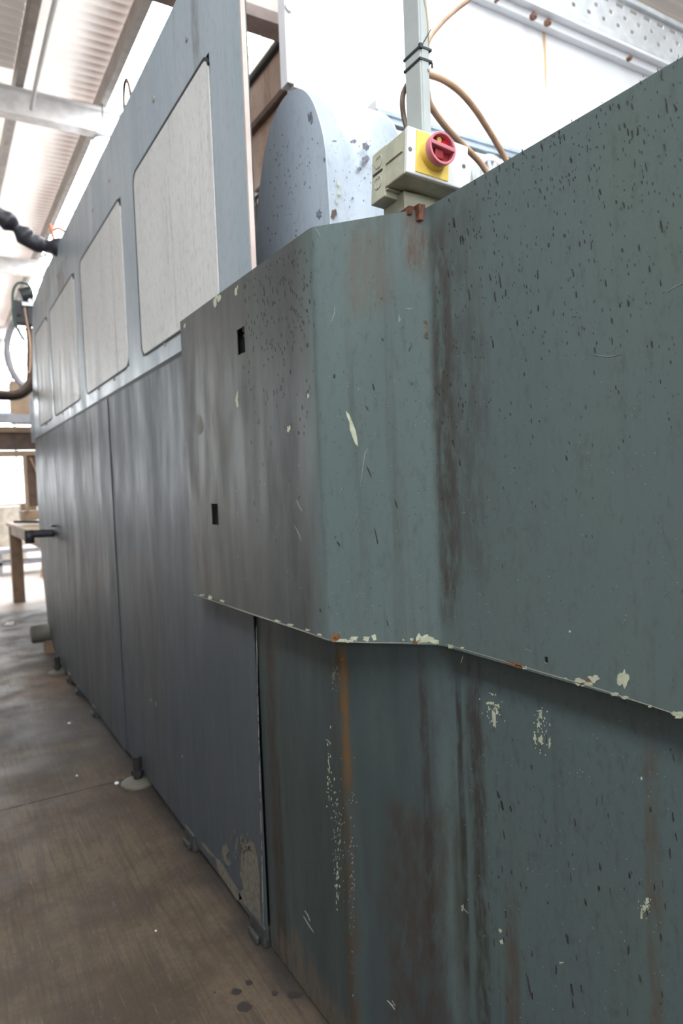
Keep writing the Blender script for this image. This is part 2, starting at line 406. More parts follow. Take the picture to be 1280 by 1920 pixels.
# ------------------------------------------------------------------ floor lamps hanging near the skylight
for (x, y, z, lab) in ((1.853, 8.03, 5.40, 'glaring lit lamp hanging above the nearer part of the machine'), (1.86, 12.39, 5.4, 'glaring lit lamp further away, just under the black cable bundle')):
    t = thing('hanging_lamp', lab, 'lamp', (x, y, z), 'lit hanging lamps')
    bm = NB(); cyl(bm, (x, y, z+.03), (x, y, z+.14), .14, 24, .05); obj('lamp_shade', bm, M_wsteel, t, True)
    bm = NB(); bmesh.ops.create_uvsphere(bm, u_segments=20, v_segments=12, radius=.10); bmesh.ops.translate(bm, vec=(x, y, z), verts=bm.verts); obj('bulb', bm, M_lamp, t, True)
    bm = NB(); cyl(bm, (x, y, z+.13), (x, y, ZR+.03), .008, 8); obj('cord', bm, M_black, t)

# ------------------------------------------------------------------ marks on painted sheets (chips, drips, scratches)
PL = dict(left=((.795, 2, 1.5), (1, 0, 0)), cham=((.795, 1.43, 1.5), (.21, .18, 0)), right=((.975, .5, 1.5), (1, 0, 0)),
          low=((.85, 2, .5), (1, 0, 0)), lcham=((.85, 1.48, .5), (.24, .17, 0)), lright=((1.02, .5, .5), (1, 0, 0)), sheet=((.84, 3, 1), (1, 0, 0)))
def flake(bm, px, py, rx, ry, pl, mi, ang=0, rag=.35, n=9, th=.0006):
    """irregular flake outlined around a point of a sheet, a fraction of a millimetre thick; radii in photo pixels"""
    P, N = PL[pl]; pts = []
    for k in range(n):
        a = 2*math.pi*k/n; rr = 1+random.uniform(-rag, rag)
        x = rx*rr*math.cos(a); y = ry*rr*math.sin(a)
        c, s = math.cos(R(ang)), math.sin(R(ang))
        pts.append(hit(px+x*c-y*s, py+x*s+y*c, P, N, .0001))
    n_ = Vector(N).normalized(); n_ = -n_ if n_.x > 0 else n_
    vec = n_*th
    prism(bm, pts, vec, mi)
def poly(bm, pts, pl, mi, th=.0006):
    P, N = PL[pl]; n_ = -Vector(N).normalized()
    prism(bm, [hit(x, y, P, N, .0001) for x, y in pts], n_*th, mi)
def scratch(bm, pts, wd, pl, mi=3):
    P, N = PL[pl]
    L = [Vector((x, y)) for x, y in pts]; top = []; bot = []
    for i, p in enumerate(L):
        d = (L[min(i+1, len(L)-1)]-L[max(i-1, 0)]).normalized(); n = Vector((-d.y, d.x))*wd/2*(.35 if i in (0, len(L)-1) else 1)
        top.append(tuple(p+n)); bot.append(tuple(p-n))
    poly(bm, top+bot[::-1], pl, mi)

# ------------------------------------------------------------------ boxed machine cover (folded sheet with chamfer)
ZB, ZT = 1.118, 2.102
A, B, Cc, D = Vector((.795, 2.43)), Vector((.795, 1.43)), Vector((.975, 1.22)), Vector((.975, -.9))
def fold_path(P, r=.012, k=4):
    out = [P[0]]
    for i in range(1, len(P)-1):
        a = (P[i-1]-P[i]).normalized(); b = (P[i+1]-P[i]).normalized()
        p, q = P[i]+a*r, P[i]+b*r
        for j in range(k+1):
            t = j/k; out.append((1-t)**2*p+2*t*(1-t)*P[i]+t*t*q)
    out.append(P[-1]); return out
mc = thing('machine_cover', 'grey-green boxed sheet-metal cover with an angled face and two square holes, below the red switch', 'machine cover', (.9, 1.3, ZB))
def cover_sheet(bm, path, z0, z1, holes=(), extra_s=(), zs=(), mi=0):
    L = [0]
    for i in range(1, len(path)): L.append(L[-1]+(path[i]-path[i-1]).length)
    T = L[-1]
    def f(s, z):
        for i in range(1, len(path)):
            if s <= L[i]+1e-9:
                t = (s-L[i-1])/(L[i]-L[i-1]); q = path[i-1].lerp(path[i], t); return (q.x, q.y, z)
        return (path[-1].x, path[-1].y, z)
    us = sorted(set([round(v, 5) for v in L]+[round(v, 5) for v in extra_s]+[round(v, 5) for h in holes for v in h[:2]]))
    vs = sorted(set([z0, z1]+list(zs)+[v for h in holes for v in h[2:]]))
    def sk(u, v): return any(h[0] < u < h[1] and h[2] < v < h[3] for h in holes)
    return grid_sheet(bm, us, vs, f, sk, mi)
path = fold_path([A, B, Cc, D])
# s is measured from the far edge (y = 2.43)
holes = [(2.43-1.908, 2.43-1.850, 1.888, 1.962), (2.43-2.197, 2.43-2.135, 1.375, 1.445)]
for y, z in ((2.253, 1.718), (1.476, 1.723), (1.462, 1.187)): holes.append((2.43-y-.004, 2.43-y+.004, z-.005, z+.005))
sc = 1.0+(Cc-B).length
for y, z in ((.906, 1.149),): holes.append((sc+1.22-y-.0045-.004, sc+1.22-y+.0045-.004, z-.006, z+.006))
bm = NB(); cover_sheet(bm, path, ZB, ZT, holes)
shell = obj('cover_sheet', bm, M_cover, mc, solid=.0025)
# return flange along the top edge, turned inwards
bm = NB(); inn = [p for p in path]
def inset_path(P, d):
    out = []
    for i, p in enumerate(P):
        t = (P[min(i+1, len(P)-1)]-P[max(i-1, 0)]).normalized(); out.append(p+Vector((-t.y, t.x))*d)
    return out
i2 = inset_path(path, .016)
for k in range(len(path)-1):
    a, b, c, d = path[k], path[k+1], i2[k+1], i2[k]
    prism(bm, [(a.x+.001, a.y, ZT-.0022), (b.x+.001, b.y, ZT-.0022), (c.x, c.y, ZT-.0022), (d.x, d.y, ZT-.0022)], (0, 0, .002))
obj('top_flange', bm, M_cover, mc)
# black plate added for the shade inside the two square holes
bm = NB(); box(bm, (.812, 1.6, 1.30), (.816, 2.38, 2.04)); obj('hole_shade_plate', bm, M_dark, mc, label='black plate standing in for the shade behind the square holes')
# flakes, drips
bm = NB()
poly(bm, [(648, 770), (654, 776), (660, 790), (667, 808), (670, 826), (671, 837), (666, 832), (661, 820), (656, 806), (655, 792), (650, 780)], 'cham', 0)
for q in ((663, 1197, 8, 5), (687, 1197, 6, 5), (701, 1195, 5, 6), (798, 1197, 13, 7), (785, 1198, 5, 8), (815, 1202, 12, 4), (772, 1199, 3, 3), (640, 1201, 10, 3), (655, 1202, 7, 3), (756, 1200, 2, 2), (822, 1204, 8, 3)):
    flake(bm, *q, 'cham', 0, rag=.4, n=14)
for q in ((631, 1196, 6, 7), (627, 1192, 5, 5), (780, 1203, 6, 3)): flake(bm, *q, 'cham', 1, rag=.5, n=14)
for q in ((1168, 1273, 9, 15), (1112, 1273, 9, 6), (1088, 1278, 11, 6), (1100, 1283, 12, 4), (1152, 1302, 7, 4), (1172, 1308, 6, 3), (1219, 1324, 4, 2), (1275, 1341, 12, 5), (1265, 1337, 8, 3), (985, 1252, 4, 3), (1068, 1184-.1, 2, 2), (845, 1212, 5, 4), (1060, 1272, 5, 2), (866, 1215, 3, 2)):
    flake(bm, *q, 'right', 0, rag=.45, n=14)
for q in ((970, 1247, 8, 5), (955, 1243, 9, 3), (1092, 1281, 4, 3), (1103, 1276, 3, 3)): flake(bm, *q, 'right', 1, rag=.5, n=14)
for q in ((404, 563, 3, 11), (411, 557, 3, 8), (443, 545, 2.5, 9), (444, 745, 2, 12), (445, 758, 2, 6), (346, 611, 2, 4), (541, 805, 3, 6), (394, 1120, 5, 3), (417, 1127, 4, 2), (378, 1116, 5, 2), (600, 1190, 4, 2), (575, 1181, 4, 2), (545, 1172, 5, 2), (520, 1164, 5, 2), (578, 743, 2, 6)):
    flake(bm, *q, 'left', 0, ang=8, rag=.5, n=10)
for q in ((376, 797, 5, 20),): flake(bm, *q, 'left', 4, rag=.3, n=14)
# bare metal edge strip along the lower rims
scratch(bm, [(363, 1114), (480, 1154), (560, 1180), (617, 1200)], 2.2, 'left', 3)
scratch(bm, [(622, 1203), (700, 1205), (828, 1206)], 2.0, 'cham', 3)
scratch(bm, [(836, 1208), (980, 1250), (1130, 1294), (1285, 1345)], 2.0, 'right', 3)
# scratches
for pts, pl_ in (([(1112, 665), (1140, 669), (1165, 664)], 'right'), ([(1250, 548), (1268, 536), (1284, 530)], 'right'), ([(590, 427), (596, 434), (600, 443)], 'cham'),
                 ([(760, 578), (768, 579), (774, 577)], 'cham'), ([(748, 590), (747, 604), (751, 600)], 'cham'), ([(627, 575), (627, 588), (620, 604)], 'cham'), ([(676, 905), (684, 850), (690, 840)], 'cham'),
                 ([(556, 938), (562, 951), (566, 957)], 'left'), ([(552, 985), (560, 1000), (565, 1014)], 'left'), ([(985, 1216), (996, 1222)], 'right'), ([(868, 1230), (864, 1243)], 'right'), ([(1240, 1125), (1256, 1108)], 'right')):
    scratch(bm, pts, 1.2, pl_, 3)
for _ in range(240):   # tiny pale nicks
    z = random.random()
    if z < .55: flake(bm, random.uniform(850, 1278), random.uniform(650, 1200), random.uniform(.35, 1.1), random.uniform(.35, 1.0), 'right', 3, n=5)
    elif z < .85: flake(bm, random.uniform(615, 810), random.uniform(700, 1190), random.uniform(.35, 1.1), random.uniform(.35, 1.0), 'cham', 3, n=5)
    else: flake(bm, random.uniform(440, 600), random.uniform(850, 1120), random.uniform(.35, 1.0), random.uniform(.35, 1.0), 'left', 3, n=5)
def topline(x): return 385-(x-800)*.625
def spk(x, y, w_, h_, pl_, ang=-8): flake(bm, x, y, w_, h_, pl_, 2, ang=ang, rag=.3, n=8)
for _ in range(620):   # dried oil drips, thick near the top left of the near panel
    x = random.uniform(815, 1278); t0 = topline(x)+10
    y = t0+abs(random.gauss(0, 1))*360
    if y > 1150 or random.random() < max(0, (y-t0-250)/900): continue
    big_ = random.random() < .10
    spk(x, y, random.uniform(.9, 1.6) if big_ else random.uniform(.35, .9), random.uniform(4, 8) if big_ else random.uniform(1, 4), 'right', random.uniform(-14, 0))
for (x, y, w_, h_) in ((851, 418, 3, 11), (868, 450, 2.5, 12), (1070, 301, 3, 8), (1185, 252, 3, 9), (1171, 236, 2.5, 8), (1177, 248, 2, 9), (919, 520, 2, 9), (1012, 357, 2, 7), (1176, 192, 2.5, 6), (1185, 200, 3, 7), (1160, 200, 2.5, 8), (1267, 204, 2.5, 8),
                        (1028, 460, 2.5, 7), (1166, 468, 2.5, 6), (1198, 465, 2, 9), (840, 512, 2, 9), (880, 555, 2, 14), (928, 557, 2, 13), (937, 527, 2, 16), (1080, 552, 2, 8), (1178, 568, 2.5, 9), (924, 645, 2, 9), (1222, 646, 2, 9), (1240, 424, 2, 16)):
    spk(x, y, w_*.7, h_*.8, 'right')
for _ in range(230):
    x = random.uniform(455, 590); y = 460+(578-x)*.75*.6+abs(random.gauss(0, 1))*170
    if y < 603-(x-340)*.748+8 or y > 1120: continue
    spk(x, y, random.uniform(.3, .8), random.uniform(1.5, 5), 'left', random.uniform(-8, 2))
for _ in range(60):
    spk(random.uniform(600, 800), random.uniform(440, 1150), random.uniform(.3, .8), random.uniform(1, 2.5), 'cham', random.uniform(-25, 5))
for (x, y, w_, h_, a) in ((743, 946, 1.6, 9, -16), (700, 725, 1.6, 7, -15), (692, 885, 1.4, 11, -25), (715, 560, 2, 2, 0), (768, 655, 1.5, 5, 25), (717, 637, 1.5, 4, -40), (627, 705, 2, 4, 0), (705, 1005, 1.2, 14, -12), (726, 1168, 1.2, 7, -14), (688, 765, 1.2, 5, -30), (772, 720, 1.8, 3, 0), (635, 1020, 1.6, 5, -30)):
    spk(x, y, w_, h_, 'cham', a)
obj('paint_marks', bm, [M_chip, M_rust, M_speck, M_scr, M_foot], mc, label='cream paint chips, rust nicks and dark dried drips')
# torn nick on the inner fold
bm = NB(); prism(bm, [hit(x, y, *PL['cham'], .0002) for x, y in ((793, 606), (797, 600), (801, 604), (801, 622), (803, 634), (798, 634), (794, 630), (797, 618))], (-.0012, -.0012, 0)); obj('dent', bm, simple('torn_dirty_paint', (.10, .085, .06), .7, sc=80, var=.5), mc, label='torn rusty nick on the fold')
# corner bracket with rust beneath the switch
bm = NB(); box(bm, (.945, 1.245, 2.092), (1.0, 1.30, 2.112)); box(bm, (.958, 1.226, 2.075), (.9765, 1.246, 2.112)); obj('corner_bracket', bm, simple('dark_rust', (.13, .05, .028), .85, sc=70, var=.4), mc, bevel=.002)

# ------------------------------------------------------------------ lower cabinet behind / below the cover
cb = thing('machine_cabinet', 'dark green-grey lower machine cabinet with rust streaks, under the boxed cover at the right', 'machine cabinet', (.95, 1.2, 0))
p2 = fold_path([Vector((.85, 1.985)), Vector((.85, 1.48)), Vector((1.02, 1.24)), Vector((1.02, -1.2))], .014)
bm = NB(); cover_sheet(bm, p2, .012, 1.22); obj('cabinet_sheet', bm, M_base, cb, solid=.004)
bm = NB(); box(bm, (1.06, -1.2, .02), (2.4, 1.95, 1.4)); obj('cabinet_body', bm, M_dark, cb)
bm = NB(); box(bm, (.853, 1.945, .012), (.875, 1.984, 1.25)); obj('seam_edge', bm, M_gap, cb)
bm = NB()
random.seed(11)
def cluster(cx, cy, sx, sy, n, pl_, mi=0, r=(1, 4), tall=1.6):
    for _ in range(n): flake(bm, random.gauss(cx, sx), random.gauss(cy, sy), random.uniform(*r)*.6, random.uniform(*r)*tall*.6, pl_, mi, rag=.5, n=7)
for (x, y, rx, ry) in ((926, 1345, 4, 22), (929, 1330, 5, 10), (920, 1318, 7, 4), (932, 1324, 5, 5), (1013, 1340, 4, 8), (1010, 1358, 4, 6), (1013, 1388, 6, 9), (1003, 1385, 3, 8), (1030, 1392, 2, 12), (1010, 1333, 7, 2), (1213, 1690, 4, 8), (1210, 1702, 6, 5), (1203, 1713, 2, 12), (941, 1765, 4, 7), (938, 1745, 3, 4), (1202, 1459, 2, 3), (1052, 1805, 4, 3), (860, 1695, 3, 5), (867, 1703, 3, 6)):
    flake(bm, x, y, rx*.8, ry*.8, 'lright', 0, rag=.6, n=15)
cluster(926, 1335, 9, 18, 26, 'lright', r=(.8, 2)); cluster(1014, 1370, 11, 20, 40, 'lright', r=(.8, 2.2)); cluster(1207, 1700, 5, 12, 10, 'lright', r=(.8, 2))
for pts in ([(857, 1692), (866, 1702), (878, 1712)], [(835, 1715), (842, 1728), (846, 1736)], [(1208, 1690), (1218, 1698), (1212, 1706), (1200, 1716)]): scratch(bm, pts, 2, 'lright', 3)
for pts in ([(571, 1707), (577, 1716), (581, 1727)], [(569, 1718), (577, 1732), (588, 1748)], [(611, 1386), (615, 1389), (619, 1394)]): scratch(bm, pts, 1.8, 'low', 3)
cluster(617, 1440, 3, 30, 26, 'low', 0, (.6, 1.8), 3); cluster(632, 1560, 6, 60, 110, 'low', 3, (.4, 1.1), 2.6); cluster(633, 1640, 2, 30, 24, 'low', 0, (.6, 1.4), 4); cluster(627, 1270, 5, 14, 26, 'low', 3, (.5, 1.4), 2)
cluster(660, 1640, 4, 90, 70, 'lcham', 3, (.4, 1.2), 2.5)
for pts in ([(725, 1875), (735, 1885), (740, 1893)], [(735, 1876), (741, 1886)]): scratch(bm, pts, 3, 'lcham', 3)
for _ in range(70): flake(bm, random.uniform(880, 1275), random.uniform(1380, 1900), random.uniform(.5, 1.6), random.uniform(2, 10), 'lright', 2, ang=random.uniform(-12, 0), n=8)
for (x, y, a, b_) in ((934, 1490, 2, 9), (941, 1510, 2, 14), (825, 1460, 3, 8), (1063, 1760, 2, 12), (992, 1850, 2, 26), (1072, 1855, 2, 14), (1200, 1835, 2, 8)): flake(bm, x, y, a, b_, 'lright', 2, ang=-12, n=10)
for _ in range(140): flake(bm, random.uniform(870, 1278), random.uniform(1350, 1910), random.uniform(.4, 1.1), random.uniform(.4, 1.1), 'lright', 3, n=5)
obj('paint_marks', bm, [M_chip, M_rust, M_speck, M_scr], cb, label='cream chips and dark drips on the lower sheet')

# ------------------------------------------------------------------ long machine housing
hs = thing('machine_housing', 'long blue-grey machine housing running away down the left with four cream inset panels', 'machine housing', (.84, 4.2, 0))
edge = [(6.30, .02), (6.48, .037), (6.75, .18), (6.91, .38), (7.06, .72), (7.11, 1.12), (7.13, 1.43), (7.10, 1.84), (7.04, 2.008)]
edge_up = [(7.04, 2.026), (7.02, 2.34), (6.93, 2.62), (6.85, 2.85), (6.75, 3.07), (6.467, 3.245)]
XW = .84
def plate(bm, poly_, x0, th, mi=0): prism(bm, [(x0, y, z) for y, z in poly_], (th, 0, 0), mi)
# lower sheets, each slightly lapped over its neighbour
bm = NB(); plate(bm, [(1.992, .03), (3.905, .05), (3.905, 2.008), (1.992, 2.008)], XW+.001, .004); obj('lower_panel', bm, M_sheet, hs, bevel=.0015)
bm = NB(); plate(bm, [(3.87, .045), (5.42, .05), (5.42, 2.008), (3.87, 2.008)], XW-.0035, .004); obj('lower_panel', bm, M_sheet, hs, bevel=.0015)
bm = NB(); plate(bm, [(5.38, .04)]+edge+[(5.38, 2.008)], XW+.0015, .004); obj('lower_panel', bm, M_sheet, hs, bevel=.0015)
# upper frame with openings and inset doors
bm = NB(); z0, z1 = 2.026, 3.245
INS = [(2.14, 3.12), (3.37, 4.43), (4.65, 5.72), (5.87, 6.60)]
ztop = lambda y: 2.905-(y-3)*.008
frame_y = [1.884]+[v for p in INS for v in p]
# frame built as posts and rails so that the doors sit in real openings
plate(bm, [(1.884, z0), (2.14, z0), (2.14, 3.245), (1.884, 3.245)], XW, .004)
for i, (a, b) in enumerate(INS):
    plate(bm, [(a, z0), (b, z0), (b, 2.10), (a, 2.10)], XW, .004)
    plate(bm, [(a, 2.905), (b, 2.905), (b, 3.245 if b < 6.4 else 3.19), (a, 3.245)], XW, .004)
    nx = INS[i+1][0] if i < 3 else None
    if nx: plate(bm, [(b, z0), (nx, z0), (nx, 3.245), (b, 3.245)], XW, .004)
plate(bm, [(6.60, z0)]+edge_up[:-1]+[(6.60, 3.19)], XW, .004)
obj('upper_frame', bm, M_frame, hs)
for i, (a, b) in enumerate(INS):
    P = rrect(a+.006, b-.006, 2.104, 2.90, .05)
    bm = NB(); plate(bm, P, XW-.003, .006)
    o = obj('inset_panel', bm, M_inset, hs, bevel=.002)
    bm = NB(); P2 = rrect(a-.003, b+.003, 2.096, 2.909, .055)
    n = len(P); V = [[bm.verts.new((x, *q)) for q in pp] for pp, x in ((P2, XW-.0045), (P, XW-.0045), (P, XW+.002), (P2, XW+.002))]
    for k in range(4):
        for j in range(n): bm.faces.new((V[k][j], V[k][(j+1) % n], V[(k+1) % 4][(j+1) % n], V[(k+1) % 4][j]))
    # the seal shows at the far and upper side of each door only
    bmesh.ops.delete(bm, geom=[f for f in bm.faces if f.calc_center_median().y < a+.05 and f.calc_center_median().z < 2.87], context='FACES')
    obj('door_seal', bm, M_gap, o)
    for (y, z, r) in ((a+.32, 2.085, .008), (b-.35, 2.088, .008), (a+.2, 3.06, .011), (a+.62, 3.06, .011)):
        bm = NB(); cyl(bm, (XW-.004, y, z), (XW+.001, y, z), r, 12); obj('bolt', bm, M_purl, hs)
# seam rail, closing edge and dark body behind
bm = NB(); box(bm, (XW+.002, 1.99, 2.004), (XW+.02, 7.03, 2.03)); obj('seam_rail', bm, M_gap, hs)
bm = NB(); box(bm, (XW-.0005, 1.876, 2.026), (XW+.014, 1.884, 3.245)); obj('edge_flange', bm, simple('pink_lit_edge', (.62, .50, .45), .5), hs, label='pale pinkish folded edge')  # pinkish light on the folded edge is put into its colour
bm = NB(); prism(bm, [(XW+.02, y, z) for y, z in [(1.99, .06)]+[(y-.03, z+.02) for y, z in edge+edge_up]+[(1.99, 3.2)]], (.05, 0, 0)); obj('housing_core', bm, M_dark, hs)
bm = NB(); box(bm, (XW+.07, 2.9, .1), (XW+1.0, 6.5, 2.6)); obj('housing_body', bm, M_brown, hs)
# worn bare patches at the foot of the near sheet
bm = NB()
for pts in ([(452, 1578), (462, 1583), (470, 1575), (478, 1584), (483, 1610), (487, 1650), (487, 1690), (490, 1728), (478, 1722), (462, 1700), (449, 1690), (447, 1675), (458, 1665), (450, 1640), (452, 1610)],
            [(404, 1609), (412, 1612), (424, 1632), (436, 1652), (449, 1672), (455, 1686), (444, 1688), (430, 1666), (416, 1645), (408, 1632)],
            [(418, 1586), (424, 1582), (429, 1596), (424, 1606), (434, 1620), (428, 1624), (420, 1614), (416, 1600)],
            [(376, 1577), (384, 1582), (394, 1596), (402, 1606), (396, 1606), (384, 1592)]): poly(bm, pts, 'sheet', 0)
for pts in ([(168, 1268), (176, 1282), (186, 1300), (196, 1318), (188, 1312), (176, 1292)], [(192, 1280), (197, 1296), (199, 1318), (194, 1304)]): poly(bm, pts, 'sheet', 1)
for (x, y, a, b_) in ((292, 1320, 1.5, 4), (283, 1312, 1, 3), (342, 1418, 1.5, 2.5)): flake(bm, x, y, a, b_, 'sheet', 1)
for _ in range(60): flake(bm, random.gauss(455, 10), random.gauss(1590, 14), random.uniform(.5, 1.4), random.uniform(1, 5), 'sheet', 0, n=6)
for k in range(60):
    q = random.random(); flake(bm, 480+q*14, 1170+q*560, random.uniform(.3, .8), random.uniform(2, 14), 'sheet', 1, n=6)
obj('worn_patches', bm, [simple('worn_grey_metal', (.125, .115, .09), .7, sc=50, var=.3), M_scr], hs, label='worn bare metal near the floor')
# handle pipe near the far end
bm = NB(); tube(bm, [(.84, 6.2, 1.165), (.74, 6.2, 1.17), (.66, 6.2, 1.17)], .032, 14); cyl(bm, (.655, 6.2, 1.205), (.655, 6.2, 1.095), .037, 16); obj('handle', bm, M_black, hs, True, label='black elbowed handle')
bm = NB(); tube(bm, [(.835, 5.95, 1.235), (.80, 5.93, 1.24), (.80, 6.03, 1.235)], .008, 8); obj('latch', bm, M_dark, hs, True)
# levelling feet
def foot(y, lab, x=.80, r=.085):
    t = thing('levelling_foot', lab, 'foot', (x, y, 0), 'levelling feet under the housing')
    bm = NB(); cyl(bm, (x, y, .0), (x, y, .010), r, 32); cyl(bm, (x, y, .010), (x, y, .026), r*.95, 32, r*.35); obj('foot_pad', bm, M_foot, t, 'auto')
    bm = NB(); cyl(bm, (x, y, .02), (x, y, .14), .022, 12); cyl(bm, (x, y, .045), (x, y, .07), .034, 6); obj('bolt', bm, M_dark, t)
foot(3.52, 'round grey levelling foot pad beside the floor joint', .812)
foot(6.10, 'round levelling foot pad at the far corner of the long housing', .80, .08)
bls = [(2.76, 'dark steel foot block under the housing, halfway between the floor joint and the cabinet seam'), (2.06, 'dark oily foot block under the housing at the cabinet seam'),
       (4.75, 'dark foot block beyond the round grey foot pad'), (5.35, 'dark foot block, second from the far end of the housing'), (5.75, 'farthest small foot block, next to the far round foot pad')]
for y, lab in bls:
    bm = NB(); box(bm, (.832, y-.06, 0), (.95, y+.06, .07)); box(bm, (.815, y-.03, 0), (.832, y+.04, .03))
    tag(obj('foot_block', bm, M_blk, bevel=.006, base=(.86, y, 0)), lab, 'foot block', 'foot blocks under the housing')

# wire hook and orange wire on top of the housing
def wire(name, pts, r, m, lab, cat):
    bm = NB(); tube(bm, pts, r, 10, 8); return tag(obj(name, bm, m, smooth=True, base=pts[0]), lab, cat)
wire('wire_loop', [(.87, 3.20, 3.22), (.87, 3.21, 3.32), (.87, 3.26, 3.40), (.87, 3.31, 3.39), (.87, 3.33, 3.31), (.87, 3.31, 3.235)], .007, M_dcable, 'small dark wire loop standing on top of the housing near the first inset panel', 'wire loop')
Y5 = 5.3
ow = [ax(127, 438, 'y', Y5), ax(110, 428, 'y', Y5), ax(97, 432, 'y', Y5), ax(94, 420, 'y', Y5), ax(98, 437, 'y', Y5), ax(101, 452, 'y', Y5), ax(103, 466, 'y', Y5)]
wire('orange_wire', ow, .011, M_oran, 'orange wire twisted around the black cable bundle on top of the housing', 'wire')
wire('curled_wire', [ax(138, 415, 'y', 4.9), ax(128, 404, 'y', 4.9), ax(127, 394, 'y', 4.9), ax(134, 393, 'y', 4.9), ax(139, 400, 'y', 4.9), ax(140, 412, 'y', 4.9), Vector((.843, 4.9, 3.235))], .004, M_dark, 'thin curled wire end sticking up from the housing edge', 'wire')
# black cable bundle
bm = NB(); tube(bm, [ax(-40, 385, 'y', 5.3), ax(0, 406, 'y', 5.3), ax(22, 420, 'y', 5.3), ax(42, 438, 'y', 5.3), ax(58, 452, 'y', 5.3), ax(85, 461, 'y', 5.3), ax(112, 465, 'y', 5.25), Vector((.95, 5.25, 3.26))],
    lambda t: .042+.022*abs(math.sin(t*9))+.008*math.sin(t*31), 14, 10)
tag(obj('cable_bundle', bm, M_black, smooth=True, base=ax(112, 465, 'y', 5.25)), 'thick black wrapped cable bundle reaching in from the left edge to the housing top', 'cable bundle')

# valve head and pipes at the far upper end
YH = 7.2
vh = thing('valve_unit', 'dark valve unit with looping hoses at the far upper end of the housing', 'valve', tuple(ax(50, 640, 'y', YH)))
H = lambda x, y, d=0: ax(x, y, 'y', YH+d)
bm = NB(); cyl(bm, H(38, 556), H(58, 552), .075, 20); cyl(bm, H(32, 590), H(50, 600), .07, 20, .05)
a = H(43, 590); box(bm, a-Vector((.09, .06, .10)), a+Vector((.09, .06, .12))); obj('valve_body', bm, M_dark, vh, bevel=.01)
bm = NB(); a = H(50, 575); box(bm, a-Vector((.05, .09, .012)), a+Vector((.05, -.06, .02))); a = H(55, 568); cyl(bm, a+Vector((0, -.09, 0)), a+Vector((0, -.05, 0)), .02, 12); obj('fitting', bm, M_wsteel, vh)
bm = NB(); a = H(57, 592); box(bm, a-Vector((.03, .08, .10)), a+Vector((.02, -.03, .06))); obj('coil', bm, M_black, vh)
bm = NB(); tube(bm, [H(62, 558, -.05), H(56, 538, -.05), H(44, 530, -.05), H(31, 533, -.05), H(24, 550, -.05), H(25, 580, -.05), H(28, 604, -.05), H(36, 622, -.05), H(46, 640, -.05)], .012, 8); obj('thin_hose', bm, M_green, vh, True)
def pipe(name, pts, r, m, lab, cat='pipe', ribs=0, n=8): bm = NB(); tube(bm, pts, r, 12, n, ribs=ribs); return tag(obj(name, bm, m, smooth=True, base=pts[-1]), lab, cat)
pipe('elbow_pipe', [H(-60, 734), H(0, 737), H(20, 738), H(34, 736), H(46, 728), H(54, 715), H(56, 695), H(56, 640), H(52, 600)], .028, M_dcable, 'dark brown pipe bending up from the left edge to the valve unit')
pipe('elbow_pipe', [H(-60, 742, .1), H(0, 744, .1), H(28, 744, .1), H(46, 738, .1), H(58, 726, .1), H(64, 705, .1), H(64, 650, .1), H(62, 620, .1)], .034, M_dark, 'thicker black pipe lying just outside the brown elbow pipe')
pipe('tan_pipe', [H(51, 700, -.06), H(56, 690, -.06), H(56, 640, -.06), H(48, 590, -.06), H(46, 572, -.06)], .010, M_hose, 'thin tan pipe running up in front of the brown elbow pipe')
bm = NB(); tube(bm, [H(52, 728, .3), H(36, 716, .3), H(20, 690, .3), H(13, 655, .3), H(18, 622, .3), H(30, 598, .3), H(40, 588, .05)], .03, 12, 14, ribs=.12); obj('corrugated_hose', bm, M_lgrey, vh, True, label='pale grey corrugated hose')
# far end post of the housing: side flange & hanging plate
bm = NB(); a = ax(60, 745, 'y', 7.25); box(bm, (.86, 6.9, 2.1), (a.x+.3, 7.2, 2.14)); box(bm, (a.x-.03, 7.2, 2.0), (a.x+.35, 7.23, 2.45))
obj('end_plate', bm, M_grey, hs)

# ------------------------------------------------------------------ structures beyond the far end
bm = NB(); box(bm, (-.6, 8.95, 2.36), (1.3, 9.05, 2.46)); tag(obj('cross_bar', bm, M_grey, base=(.3, 9, 2.36)), 'pale grey horizontal bar crossing above the brown machine beam', 'bar')
fr = thing('brown_gantry', 'dark brown steel gantry frame standing behind the far end of the housing', 'gantry', (1.1, 9.3, 0))
bm = NB(); box(bm, (-.8, 9.2, 2.06), (3, 9.45, 2.26)); obj('beam', bm, M_brown, fr, bevel=.005)
bm = NB(); box(bm, (-.8, 9.15, 2.26), (3, 9.5, 2.33)); box(bm, (-.8, 9.17, 1.98), (3, 9.48, 2.04)); obj('flange', bm, M_tan, fr)
bm = NB(); box(bm, (.965, 9.2, 1.35), (1.22, 9.42, 1.98)); obj('post', bm, M_brown, fr)
bm = NB(); box(bm, (.955, 9.15, 1.3), (.985, 9.2, 1.98)); tube(bm, [(1.03, 9.18, 1.95), (1.1, 9.17, 1.75), (1.2, 9.17, 1.5)], .012, 8); obj('rail', bm, M_tan, fr)
bm = NB(); box(bm, (.9, 9.2, 1.19), (1.25, 9.5, 1.3)); obj('spindle_block', bm, M_tan, fr, bevel=.01)
bm = NB(); box(bm, (.9, 9.6, 2.42), (1.3, 9.9, 2.95)); obj('bracket_box', bm, M_tan, fr, bevel=.01)

